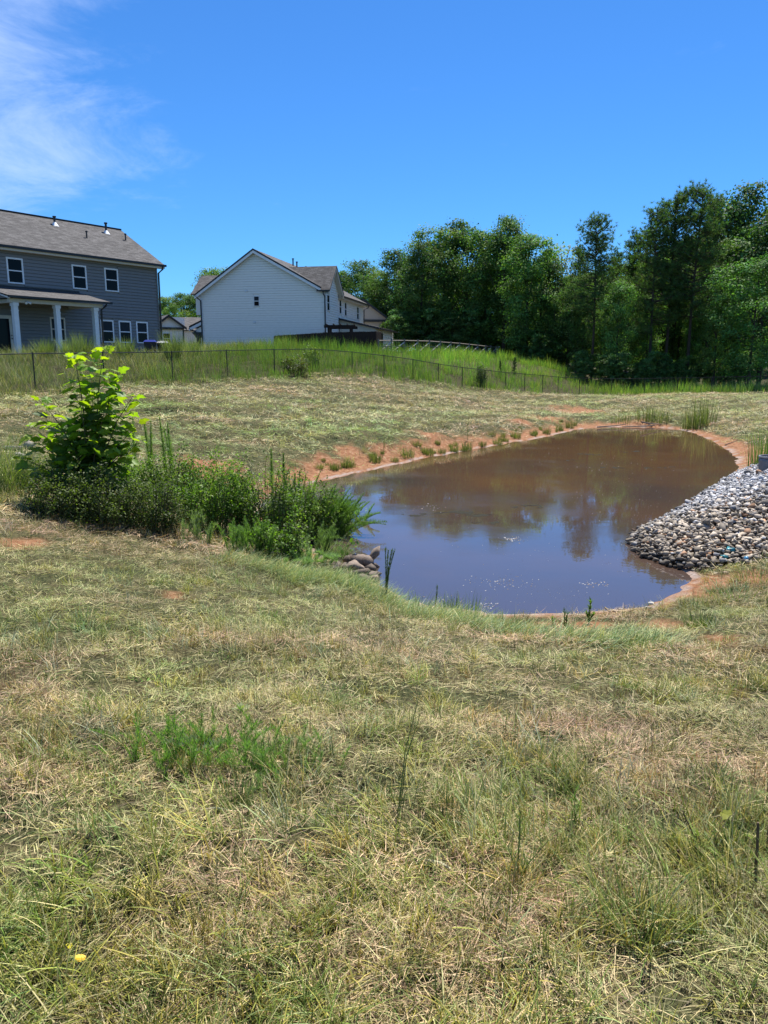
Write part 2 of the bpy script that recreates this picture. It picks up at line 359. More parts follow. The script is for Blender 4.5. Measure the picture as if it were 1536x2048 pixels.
def build_pond():
    m, nt, N, L, P = mat_new('muddy_water')
    P.inputs['IOR'].default_value = 1.9; P.inputs['Roughness'].default_value = 0.025; P.inputs['Specular IOR Level'].default_value = 0.5
    tc = N.new('ShaderNodeTexCoord')
    # near-to-far change in reflections put into the mud colour, browner far off
    n = N.new('ShaderNodeTexNoise'); n.inputs['Scale'].default_value = 0.30; n.inputs['Detail'].default_value = 5; L.new(tc.outputs['Object'], n.inputs['Vector'])
    sx = N.new('ShaderNodeSeparateXYZ'); L.new(tc.outputs['Object'], sx.inputs[0])
    far = N.new('ShaderNodeMapRange'); far.inputs[1].default_value = 9.0; far.inputs[2].default_value = 24.0; far.inputs[3].default_value = -0.22; far.inputs[4].default_value = 0.22; L.new(sx.outputs['Y'], far.inputs[0])
    refl_tone = N.new('ShaderNodeMath'); refl_tone.operation = 'ADD'; L.new(n.outputs['Fac'], refl_tone.inputs[0]); L.new(far.outputs[0], refl_tone.inputs[1])
    r = N.new('ShaderNodeValToRGB'); r.color_ramp.elements[0].position = 0.30; r.color_ramp.elements[0].color = (0.056, 0.041, 0.036, 1); r.color_ramp.elements[1].position = 0.78; r.color_ramp.elements[1].color = (0.105, 0.058, 0.030, 1)
    L.new(refl_tone.outputs[0], r.inputs[0]); L.new(r.outputs[0], P.inputs['Base Color'])
    w = N.new('ShaderNodeTexNoise'); w.inputs['Scale'].default_value = 5.0; w.inputs['Detail'].default_value = 3; L.new(tc.outputs['Object'], w.inputs['Vector'])
    b = N.new('ShaderNodeBump'); b.inputs['Strength'].default_value = 0.05; b.inputs['Distance'].default_value = 0.012; L.new(w.outputs['Fac'], b.inputs['Height']); L.new(b.outputs[0], P.inputs['Normal'])
    # soft film on the water: rougher drifts
    f = N.new('ShaderNodeTexNoise'); f.inputs['Scale'].default_value = 0.7; f.inputs['Detail'].default_value = 6; L.new(tc.outputs['Object'], f.inputs['Vector'])
    mr = N.new('ShaderNodeMapRange'); mr.inputs[1].default_value = 0.45; mr.inputs[2].default_value = 0.75; mr.inputs[3].default_value = 0.02; mr.inputs[4].default_value = 0.16; L.new(f.outputs['Fac'], mr.inputs[0]); L.new(mr.outputs[0], P.inputs['Roughness'])
    c = SHORE.mean(0); S = SHORE + 0.5 * (SHORE - np.roll(SHORE, 3, 0))[:, ::-1] * np.array([1, -1]) / (np.linalg.norm(SHORE - np.roll(SHORE, 3, 0), axis=1, keepdims=True) + 1e-9)
    # a sheet a little wider than the pond; the banks bury its rim
    nr = 60; xs = np.linspace(-5, 15, nr); ys = np.linspace(6.5, 37, nr)
    X, Y = np.meshgrid(xs, ys); d = shore_dist(X.ravel(), Y.ravel())
    i = np.arange(nr * nr).reshape(nr, nr); F = np.stack([i[:-1, :-1].ravel(), i[:-1, 1:].ravel(), i[1:, 1:].ravel(), i[1:, :-1].ravel()], 1)
    keep = (d[F].min(1) < 0.35); F = F[keep]
    used = np.unique(F); remap = -np.ones(nr * nr, int); remap[used] = np.arange(len(used))
    V = np.stack([X.ravel()[used], Y.ravel()[used], np.full(len(used), WZ)], 1)
    o = obj('pond', mesh_data('pond', V, remap[F], m, smooth=True)); tag(o, 'still brown pond water mirroring woods and sky', 'pond', kind='structure')
build_pond()


# ------------------------------------------------------------------ stones
def stone_mats():
    out = []
    for nm, src in (('stone_single', 'OBJ'), ('stone_mixed', 'ATT')):
        m, nt, N, L, P = mat_new(nm)
        P.inputs['Roughness'].default_value = 0.8; P.inputs['Specular IOR Level'].default_value = 0.3
        if src == 'OBJ': c = N.new('ShaderNodeObjectInfo').outputs['Color']
        else:
            a = N.new('ShaderNodeAttribute'); a.attribute_name = 'Col'; c = a.outputs['Color']
        tc = N.new('ShaderNodeTexCoord')
        n = N.new('ShaderNodeTexNoise'); n.inputs['Scale'].default_value = 9 if src == 'OBJ' else 40; n.inputs['Detail'].default_value = 6; L.new(tc.outputs['Object'], n.inputs['Vector'])
        mr = N.new('ShaderNodeMapRange'); mr.inputs[1].default_value = .3; mr.inputs[2].default_value = .7; mr.inputs[3].default_value = .65; mr.inputs[4].default_value = 1.3; L.new(n.outputs['Fac'], mr.inputs[0])
        mx = N.new('ShaderNodeMix'); mx.data_type = 'RGBA'; mx.blend_type = 'MULTIPLY'; mx.inputs[0].default_value = 1; L.new(c, mx.inputs[6]); L.new(mr.outputs[0], mx.inputs[7]); L.new(mx.outputs[2], P.inputs['Base Color'])
        b = N.new('ShaderNodeBump'); b.inputs['Strength'].default_value = .4; b.inputs['Distance'].default_value = .01; L.new(n.outputs['Fac'], b.inputs['Height']); L.new(b.outputs[0], P.inputs['Normal'])
        out.append(m)
    return out
M['stone'], M['stones'] = stone_mats()
def icosphere():
    t = (1 + 5 ** .5) / 2
    V = [(-1, t, 0), (1, t, 0), (-1, -t, 0), (1, -t, 0), (0, -1, t), (0, 1, t), (0, -1, -t), (0, 1, -t), (t, 0, -1), (t, 0, 1), (-t, 0, -1), (-t, 0, 1)]
    F = [(0, 11, 5), (0, 5, 1), (0, 1, 7), (0, 7, 10), (0, 10, 11), (1, 5, 9), (5, 11, 4), (11, 10, 2), (10, 7, 6), (7, 1, 8), (3, 9, 4), (3, 4, 2), (3, 2, 6), (3, 6, 8), (3, 8, 9), (4, 9, 5), (2, 4, 11), (6, 2, 10), (8, 6, 7), (9, 8, 1)]
    V = [np.array(v) / np.linalg.norm(v) for v in V]; cache = {}; F2 = []
    def mid(a, b):
        k = (min(a, b), max(a, b))
        if k not in cache: q = V[a] + V[b]; V.append(q / np.linalg.norm(q)); cache[k] = len(V) - 1
        return cache[k]
    for a, b, c in F:
        x, y, z = mid(a, b), mid(b, c), mid(c, a); F2 += [(a, x, z), (b, y, x), (c, z, y), (x, y, z)]
    return np.array(V), np.array(F2)
ICO_V, ICO_F = icosphere()
def stone_shape(g, flat=0.6):
    """an angular crushed stone: a ball cut by a handful of planes"""
    V = ICO_V.copy()
    for _ in range(8):
        n = g.normal(size=3); n /= np.linalg.norm(n); h = g.uniform(.22, .62)
        s = V @ n; V -= np.outer(np.maximum(s - h, 0), n)
    V *= np.array([1.0, g.uniform(.5, .85), flat * g.uniform(.6, 1.1)])
    return V / np.abs(V).max()
GS = np.random.default_rng(5)
def chip(g, n=11):
    """an angular chip of broken rock: the hull of a few scattered points"""
    import bmesh
    P = unit_rows(g.normal(size=(n, 3))) * g.uniform(.75, 1.0, (n, 1)) * np.array([1.0, g.uniform(.5, .9), g.uniform(.38, .7)]); bm = bmesh.new()
    for q in P: bm.verts.new(q)
    bmesh.ops.convex_hull(bm, input=bm.verts); loose = [v for v in bm.verts if not v.link_faces]
    for v in loose: bm.verts.remove(v)
    bm.verts.index_update(); bmesh.ops.triangulate(bm, faces=bm.faces); bm.verts.index_update()
    V = np.array([v.co[:] for v in bm.verts]); F = np.array([[v.index for v in f.verts] for f in bm.faces]); bm.free(); return V / np.abs(V).max(), F
def unit_rows(v): return v / np.linalg.norm(v, axis=1, keepdims=True)
CHIP = [chip(GS, 9 + k % 5) for k in range(14)]
STONE = [stone_shape(GS) for _ in range(10)]
STONE_ME = [mesh_data('stone', v, f, M['stone']) for v, f in CHIP[:10]]
def rot_mat(a, b, c):
    ca, sa, cb, sb, cc, sc = np.cos(a), np.sin(a), np.cos(b), np.sin(b), np.cos(c), np.sin(c)
    return np.array([[cc * cb, cc * sb * sa - sc * ca, cc * sb * ca + sc * sa], [sc * cb, sc * sb * sa + cc * ca, sc * sb * ca - cc * sa], [-sb, cb * sa, cb * ca]])
def in_poly(x, y, poly):
    ins = np.zeros(len(x), bool); n = len(poly)
    for i in range(n):
        ax, ay = poly[i]; bx, by = poly[(i + 1) % n]
        if ay != by: ins ^= ((ay > y) != (by > y)) & (x < (bx - ax) * (y - ay) / (by - ay) + ax)
    return ins
def poly_dist(x, y, poly):
    best = np.full(len(x), 1e9); n = len(poly)
    for i in range(n):
        ax, ay = poly[i]; ex, ey = poly[(i + 1) % n][0] - ax, poly[(i + 1) % n][1] - ay
        t = np.clip(((x - ax) * ex + (y - ay) * ey) / (ex * ex + ey * ey), 0, 1); best = np.minimum(best, np.hypot(x - ax - t * ex, y - ay - t * ey))
    return best
ROCK_POLY = [(9.4, 19.6), (8.6, 18.9), (6.5, 15.8), (4.95, 13.45), (4.15, 12.5), (3.85, 11.85), (3.75, 11.05), (3.95, 10.4), (4.3, 9.95), (4.9, 10.05), (5.6, 10.35), (6.6, 10.6), (8.2, 11.2), (9.8, 13), (11, 16), (11.2, 18.6)]
def rock_top(x, y):
    d = poly_dist(x, y, ROCK_POLY) * in_poly(x, y, ROCK_POLY)
    return np.maximum(land(x, y), WZ - .02) + 0.02 + 0.42 * (1 - np.exp(-d / 1.1))
def rock_pile():
    g = np.random.default_rng(11)
    root = empty('rock_pile', (6.0, 13.0, -0.9)); tag(root, 'pile of broken grey and tan riprap rock spilling into the pond', 'rock pile')
    x = g.uniform(3.6, 11.2, 190000); y = g.uniform(9.8, 19.7, 190000); k = in_poly(x, y, ROCK_POLY) & (x < 0.5 * y + 1.6); x = x[k]; y = y[k]
    r = 0.024 + 0.032 * g.random(len(x)) ** 1.6; r[g.random(len(x)) < .08] *= 1.6
    keep = []; cell = {}
    for i in range(len(x)):
        c = (int(x[i] / .25), int(y[i] / .25)); ok = True
        for a in (-1, 0, 1):
            for b in (-1, 0, 1):
                for j in cell.get((c[0] + a, c[1] + b), ()):
                    if (x[i] - x[j]) ** 2 + (y[i] - y[j]) ** 2 < (0.58 * (r[i] + r[j])) ** 2: ok = False; break
                if not ok: break
            if not ok: break
        if ok: cell.setdefault(c, []).append(i); keep.append(i)
        if len(keep) > 9800: break
    keep = np.array(keep); x, y, r = x[keep], y[keep], r[keep]
    z = rock_top(x, y) + g.uniform(-.02, .05, len(x))
    tanness = np.clip((13.4 - y) / 1.8 + (7.5 - x) * .12 + g.normal(0, .35, len(x)) - .2, 0, 1)
    grey = np.array([.34, .34, .35]); tan = np.array([.34, .285, .22]); rust = np.array([.33, .19, .11]); white = np.array([.5, .49, .48])
    col = grey[None] * (1 - tanness[:, None]) + tan[None] * tanness[:, None]
    q = g.random(len(x)); col[q < .06] = rust * .9; col[q > .95] = white * .8; col *= g.uniform(.35, 1.55, (len(x), 1))
    wet = np.clip(1 - (z - WZ) / .22, 0, 1)[:, None] * (shore_dist(x, y) < .8)[:, None]; col *= (1 - .72 * wet)   # damp stones at the water line
    rot = np.stack([g.normal(0, .45, len(x)), g.normal(0, .45, len(x)), g.uniform(0, 6.28, len(x))], 1)
    order = np.argsort(-(r / y) * (0.8 + .4 * (z > WZ + .05)))
    for i in order[:300]:
        o = obj('stone', STONE_ME[i % 10], root, (x[i] - 6, y[i] - 13, z[i] + .9), rot[i], (r[i] * 1.5,) * 3); o.color = (*col[i], 1)
    V, F, Cc = [], [], []
    nv = 0
    for i in order[300:]:
        cv, cf = CHIP[i % 14]; v = (cv * r[i] * 1.5) @ rot_mat(*rot[i]).T + [x[i] - 6, y[i] - 13, z[i] + .9]
        V.append(v); F.append(cf + nv); nv += len(cv); Cc.append(np.repeat(col[i][None], len(cv), 0))
    o = obj('stones', mesh_data('stones', np.concatenate(V), np.concatenate(F), M['stones'], col=np.concatenate(Cc)), root); tag(o, kind='stuff')
    # rubble bed under the loose stones
    gx, gy = np.meshgrid(np.linspace(3.5, 12, 60), np.linspace(9.7, 20, 70)); fx, fy = gx.ravel(), gy.ravel()
    ins = in_poly(fx, fy, ROCK_POLY); zz = np.where(ins, rock_top(fx, fy) - .03, -2.0)
    i = np.arange(60 * 70).reshape(70, 60); Fq = np.stack([i[:-1, :-1].ravel(), i[:-1, 1:].ravel(), i[1:, 1:].ravel(), i[1:, :-1].ravel()], 1); Fq = Fq[ins[Fq].all(1)]
    obj('rubble_bed', mesh_data('rubble_bed', np.stack([fx - 6, fy - 13, zz + .9], 1), Fq, simple('rubble', (.09, .075, .06), .95, .1, .5, 12, bump=.8), smooth=True), root)
rock_pile()
def rock_heap():
    root = empty('rock_heap', (-0.3, 10.2, WZ)); tag(root, 'small heap of jagged brown rocks at the water edge below the leaning weeds', 'rock heap')
    g = np.random.default_rng(21)
    # column, row, radius, height over water, tilt
    for u, v, r, h, tx, ty, tz in [(716, 1122, .12, .10, .2, .1, .4), (745, 1110, .135, .15, .1, -.75, -.5), (733, 1124, .11, .09, .5, .1, 1.2), (722, 1133, .12, .09, -.2, .3, .1), (738, 1137, .10, .07, .2, .2, 2.2), (704, 1135, .13, .05, .1, -.2, .9), (716, 1146, .13, .09, -.3, .1, 3.0), (735, 1150, .11, .05, .1, .3, 1.7), (748, 1147, .10, .04, .3, .1, .2), (742, 1158, .09, .03, .1, .2, 2.7), (700, 1122, .10, .06, .4, .1, 1.1), (688, 1134, .10, .08, .1, .1, 2.5), (725, 1158, .11, .05, .1, .4, .3), (752, 1131, .08, .03, 0, .2, 1.4), (674, 1128, .09, .1, .2, .1, .5), (664, 1136, .09, .13, .2, .1, 1.9)]:
        p = at_level(u, v, WZ + h)
        p[2] = max(p[2], land1(p[0], p[1]) + .02)
        o = obj('stone', STONE_ME[g.integers(10)], root, (p[0] + .3, p[1] - 10.2, p[2] - WZ), (tx, ty, tz), (r * 1.5, r * 1.25, r * 1.2))
        o.color = (*(np.array([.15, .115, .09]) * g.uniform(.5, 1.5)), 1)
rock_heap()

# ------------------------------------------------------------------ houses
def siding_mat(name, col):
    m = simple(name, col, .6, .3, .06, 3.0, stretch=(1, 1, 6)); return m
M['grey_siding'] = siding_mat('grey_lap_siding', (.20, .193, .19))
M['white_siding'] = siding_mat('white_lap_siding', (.84, .80, .73))
M['beige_siding'] = siding_mat('beige_lap_siding', (.42, .36, .30))
M['white_trim'] = simple('white_trim_paint', (.74, .74, .75), .5, .4, .04, 5)
M['cream'] = simple('cream_trim_paint', (.62, .56, .48), .6, .3, .05, 5)
M['gutter'] = simple('dark_bronze_gutter', (.022, .02, .02), .45, .4)
M['soffit'] = simple('soffit_board', (.5, .47, .42), .7, .2)  # soffit boards in one even grey cream
M['screen'] = simple('window_insect_screen', (.022, .03, .038), .6, .15)
def glass_mat():
    m, nt, N, L, P = mat_new('dark_window_glass'); P.inputs['Base Color'].default_value = (.006, .007, .009, 1); P.inputs['Roughness'].default_value = .08; P.inputs['IOR'].default_value = 1.45; P.inputs['Specular IOR Level'].default_value = .12
    return m
M['glass'] = glass_mat()
def shingle_mat():
    m, nt, N, L, P = mat_new('asphalt_shingles'); P.inputs['Roughness'].default_value = .9; P.inputs['Specular IOR Level'].default_value = .2
    tc = N.new('ShaderNodeTexCoord'); br = N.new('ShaderNodeTexBrick')
    mp = N.new('ShaderNodeMapping'); L.new(tc.outputs['UV'], mp.inputs[0]); L.new(mp.outputs[0], br.inputs['Vector'])
    br.inputs['Scale'].default_value = 1.0; br.inputs['Brick Width'].default_value = .42; br.inputs['Row Height'].default_value = .15; br.inputs['Mortar Size'].default_value = .012; br.inputs['Mortar Smooth'].default_value = .3
    br.inputs['Color1'].default_value = (.068, .065, .064, 1); br.inputs['Color2'].default_value = (.118, .113, .111, 1); br.inputs['Mortar'].default_value = (.035, .033, .032, 1); br.offset = .4
    n = N.new('ShaderNodeTexNoise'); n.inputs['Scale'].default_value = 2.5; n.inputs['Detail'].default_value = 8; L.new(tc.outputs['UV'], n.inputs['Vector'])
    mx = N.new('ShaderNodeMix'); mx.data_type = 'RGBA'; mx.blend_type = 'OVERLAY'; mx.inputs[0].default_value = .6; L.new(br.outputs['Color'], mx.inputs[6]); L.new(n.outputs['Fac'], mx.inputs[7]); L.new(mx.outputs[2], P.inputs['Base Color'])
    b = N.new('ShaderNodeBump'); b.inputs['Strength'].default_value = .6; b.inputs['Distance'].default_value = .015; b.invert = True; L.new(br.outputs['Fac'], b.inputs['Height']); L.new(b.outputs[0], P.inputs['Normal'])
    return m
M['shingle'] = shingle_mat()
def roof_slab(name, quad, parent, th=.09):
    """a shingled roof plane: quad = eave start, eave end, ridge end, ridge start (outer face up)"""
    q = [np.asarray(p, float) for p in quad]
    n = np.cross(q[1] - q[0], q[3] - q[0]); n /= np.linalg.norm(n)
    if n[2] < 0: n = -n
    V = [p - n * th for p in q] + q
    me = mesh_data(name, V, [(0, 3, 2, 1), (4, 5, 6, 7), (0, 1, 5, 4), (1, 2, 6, 5), (2, 3, 7, 6), (3, 0, 4, 7)], M['shingle'])
    ex = q[1] - q[0]; ex /= np.linalg.norm(ex); ey = np.cross(n, ex)
    uv = me.uv_layers.new(name='UVMap')
    for l in me.loops:
        p = np.array(me.vertices[l.vertex_index].co) - q[0]; uv.data[l.index].uv = (float(p @ ex), float(p @ ey))
    return obj(name, me, parent)
def lap_wall(house, origin, sdir, ndir, s0, s1, z0, z1, holes, mat, bh=.19, top=None, tname='wall'):
    """a wall of overlapping boards: s runs along sdir, boards face ndir; top(s-range at height) trims a gable"""
    o, sd, nd = np.array(origin, float), np.array(sdir, float), np.array(ndir, float)
    def P(s, z, off): return o + sd * s + nd * off + np.array([0, 0, z])
    mb = MB(); lo = top(z1)[0] if top else s0; hi = top(z1)[1] if top else s1
    zk = z1
    if top:  # backing follows the gable
        zs = list(np.linspace(z0, z1, 10)); L_ = [P(max(s0, top(z)[0]), z, -.03) for z in zs]; R_ = [P(min(s1, top(z)[1]), z, -.03) for z in zs]
        V = L_ + R_; n = len(zs); mb.add(V, [(i, n + i, n + i + 1, i + 1) for i in range(n - 1)])
    else: mb.add([P(s0, z0, -.03), P(s1, z0, -.03), P(s1, z1, -.03), P(s0, z1, -.03)], [(0, 1, 2, 3)])
    wall = mb.build(tname, mat, house)
    z = z0
    while z < z1 - .02:
        zt = min(z + bh, z1)
        cuts = sorted([(a, b) for a, b, c, d in holes if c < zt - .01 and d > z + .01])
        segs = []; a = s0
        for c0, c1 in cuts:
            if c0 > a: segs.append((a, c0))
            a = max(a, c1)
        if a < s1: segs.append((a, s1))
        for a, b in segs:
            al, bl, at_, bt = a, b, a, b
            if top:
                l0, r0 = top(z); l1, r1 = top(zt); al = max(a, l0); at_ = max(a, l1); bl = min(b, r0); bt = min(b, r1)
            if bl - al < .05 or bt - at_ < .0: continue
            q = [P(al, z, -.02), P(bl, z, -.02), P(bl, z, .045), P(al, z, .045), P(at_, zt - .018, -.02), P(bt, zt - .018, -.02), P(bt, zt - .018, .01), P(at_, zt - .018, .01)]
            MB().hexa(q).build('siding_board', mat, wall)
        z = zt
    return wall
def window(house, origin, sdir, ndir, s0, s1, z0, z1, glass=('glass', 'glass'), t=.09, frame='white_trim', name='window'):
    o, sd, nd = np.array(origin, float), np.array(sdir, float), np.array(ndir, float)
    def hx(mb, a, b, c, d, f0, f1):
        Q = [o + sd * s + nd * f + np.array([0, 0, z]) for z in (c, d) for s, f in ((a, f0), (b, f0), (b, f1), (a, f1))]; mb.hexa(Q)
    mb = MB(); zm = (z0 + z1) / 2
    hx(mb, s0, s0 + t, z0, z1, -.02, .05); hx(mb, s1 - t, s1, z0, z1, -.02, .05); hx(mb, s0 + t, s1 - t, z1 - t, z1, -.02, .052); hx(mb, s0 + t, s1 - t, z0, z0 + t * .8, -.02, .056); hx(mb, s0 + t, s1 - t, zm - .03, zm + .03, -.02, .04)
    w = mb.build(name, M[frame], house)
    for (c, d), gm in (((zm + .03, z1 - t), glass[0]), ((z0 + t * .8, zm - .03), glass[1])):
        m2 = MB(); hx(m2, s0 + t, s1 - t, c, d, -.02, .015); m2.build('pane', M[gm], w)
    return w
def pipe(name, pts, r, mat, parent, n=6): return MB().tube(pts, r, n).build(name, mat, parent)
def vent_pipe(house, p, h, r=.06, cone=True):
    x, y, z = p
    v = MB().tube([(x, y, z - .15), (x, y, z + h)], r, 8).tube([(x, y, z + h), (x, y, z + h + .08)], [r * 1.6, r * 1.6], 8).build('roof_vent', M['gutter'], house)
    if cone: MB().tube([(x, y, z - .12), (x, y, z + .14)], [.26, r * 1.2], 10).build('flashing', M['white_trim'], v)

def grey_house():
    base = 2.2
    h = empty('grey_house', (-14.86, 52.0, base), R(90 - 35.16)); tag(h, 'two storey dark grey lap sided house with columned porch and shingle roof', 'house')
    O = (0, 0, -base); X = (1, 0, 0); Nn = (0, -1, 0)
    W = [(-10.06, -9.10, 5.93, 7.31), (-6.10, -5.13, 5.93, 7.31), (-3.89, -2.91, 5.95, 7.33)]
    Lw = [(-4.41, -3.47, 2.87, 4.23), (-3.10, -2.18, 2.87, 4.23), (-1.79, -.885, 2.87, 4.23)]
    Pw = [(-7.75, -6.79, 2.88, 4.23)]; D = [(-11.6, -10.05, 1.9, 4.2)]
    lap_wall(h, O, X, Nn, -17, 0, 1.4, 7.78, W + Lw + Pw + D, M['grey_siding'], .185)
    for w in W: window(h, O, X, Nn, *w)
    for w in Lw: window(h, O, X, Nn, *w, glass=('screen', 'glass'))
    for w in Pw: window(h, O, X, Nn, *w, glass=('screen', 'screen'), frame='cream')
    # glazed porch door
    dr = MB().box(-11.6, -11.45, -.05, .02, 2.0 - base, 4.2 - base).box(-10.2, -10.05, -.05, .02, 2.0 - base, 4.2 - base).box(-11.45, -10.2, -.05, .02, 4.02 - base, 4.2 - base).build('door', M['cream'], h)
    MB().box(-11.45, -10.2, -.03, .0, 2.0 - base, 4.02 - base).build('pane', M['glass'], dr)
    MB().tube([(-10.13, -.05, 2.95 - base), (-10.13, -.11, 2.95 - base)], .035, 8).tube([(-10.13, -.05, 3.12 - base), (-10.13, -.09, 3.12 - base)], .03, 8).build('handle', M['gutter'], dr)
    # side walls and back so that the body is closed
    MB().box(-17, -.02, .04, 7.8, 1.4 - base, 7.72 - base).build('wall', M['grey_siding'], h)
    MB().prism([(.04, 7.72 - base), (7.8, 7.72 - base), (3.9, 10.2 - base)], 0, -16.9, -.05).build('gable', M['grey_siding'], h)
    MB().box(-.02, .09, -.06, .06, 1.5 - base, 7.7 - base).build('corner_board', M['grey_siding'], h)
    rt = roof_slab('roof', [(-17.5, -.45, 7.86 - base), (.42, -.45, 7.86 - base), (.42, 3.9, 10.45 - base), (-17.5, 3.9, 10.45 - base)], h, .1)
    roof_slab('roof', [(.42, 8.25, 7.86 - base), (-17.5, 8.25, 7.86 - base), (-17.5, 3.9, 10.45 - base), (.42, 3.9, 10.45 - base)], h, .1)
    MB().box(-17.5, .42, 3.8, 4.0, 10.40 - base, 10.50 - base).build('ridge_cap', M['shingle'], h)
    MB().box(-17.5, .44, -.60, -.455, 7.74 - base, 7.87 - base).build('gutter', M['gutter'], h)
    MB().box(-17.5, .40, -.45, -.425, 7.62 - base, 7.74 - base).box(-17.5, .40, -.425, -.03, 7.64 - base, 7.68 - base).build('fascia', M['cream'], h)
    pipe('downspout', [(.2, -.52, 7.76 - base), (.2, -.5, 7.6 - base), (.12, -.14, 7.35 - base), (.12, -.12, 1.6 - base)], .06, M['gutter'], h)
    for x, y, hh, c in ((-4.95, 3.1, .42, True), (-1.3, 3.1, .55, True)): vent_pipe(h, (x, y, 7.86 - base + (y + .45) * .595), hh, .07, c)
    for x, y in ((-3.6, 1.9), (-.35, 2.4)): vent_pipe(h, (x, y, 7.86 - base + (y + .45) * .595), .34, .045, False)
    # porch
    yf = -2.45
    for i, x in enumerate((-11.2, -8.8, -6.42)):
        c = MB().box(x - .125, x + .125, yf - .125, yf + .125, 1.5 - base, 4.55 - base).build('column', M['white_trim'], h)
        MB().box(x - .16, x + .16, yf - .16, yf + .16, 4.55 - base, 4.72 - base).box(x - .145, x + .145, yf - .145, yf + .145, 4.30 - base, 4.34 - base).build('capital', M['white_trim'], c)
    MB().box(-11.5, -5.95, yf - .12, yf + .12, 4.73 - base, 4.93 - base).box(-6.5, -6.3, yf + .12, -.05, 4.73 - base, 4.92 - base).box(-11.3, -11.1, yf + .12, -.05, 4.73 - base, 4.92 - base).build('porch_beam', M['cream'], h)
    MB().box(-11.1, -6.5, yf + .12, -.05, 4.88 - base, 4.92 - base).build('porch_ceiling', M['soffit'], h)
    roof_slab('porch_roof', [(-11.75, yf - .42, 5.06 - base), (-5.6, yf - .42, 5.06 - base), (-5.75, -.02, 5.72 - base), (-11.75, -.02, 5.72 - base)], h, .07)
    MB().box(-11.75, -5.58, yf - .55, yf - .425, 4.94 - base, 5.05 - base).build('gutter', M['gutter'], h)
    MB().box(-12, -5.7, -.045, -.025, 5.68 - base, 5.80 - base).build('flashing', M['gutter'], h)
    MB().prism([(yf - .38, 4.94 - base), (-.03, 4.94 - base), (-.03, 5.62 - base)], 0, -11.62, -11.55).build('gable', M['grey_siding'], h)
    MB().prism([(yf - .42, 4.90 - base), (yf - .42, 5.0 - base), (-.03, 5.68 - base), (-.03, 5.55 - base)], 0, -11.72, -11.64).build('rake_board', M['white_trim'], h)
    pipe('downspout', [(-5.95, yf - .48, 4.98 - base), (-5.95, yf - .44, 4.85 - base), (-6.05, yf - .1, 4.62 - base), (-6.05, yf - .05, 1.6 - base)], .055, M['gutter'], h)
    f = MB().tube([(-10.6, yf - .14, 4.80 - base), (-10.6, yf - .22, 4.78 - base)], .05, 6).tube([(-10.6, yf - .22, 4.78 - base), (-10.72, yf - .32, 4.70 - base)], [.03, .07], 8).tube([(-10.6, yf - .22, 4.78 - base), (-10.44, yf - .32, 4.70 - base)], [.03, .07], 8).build('flood_light', M['white_trim'], h)
    MB().box(-11.6, -5.9, yf - .3, 0, 1.5 - base, 2.05 - base).build('porch_slab', simple('concrete', (.35, .34, .32), .9, .2, .1, 4), h)
grey_house()

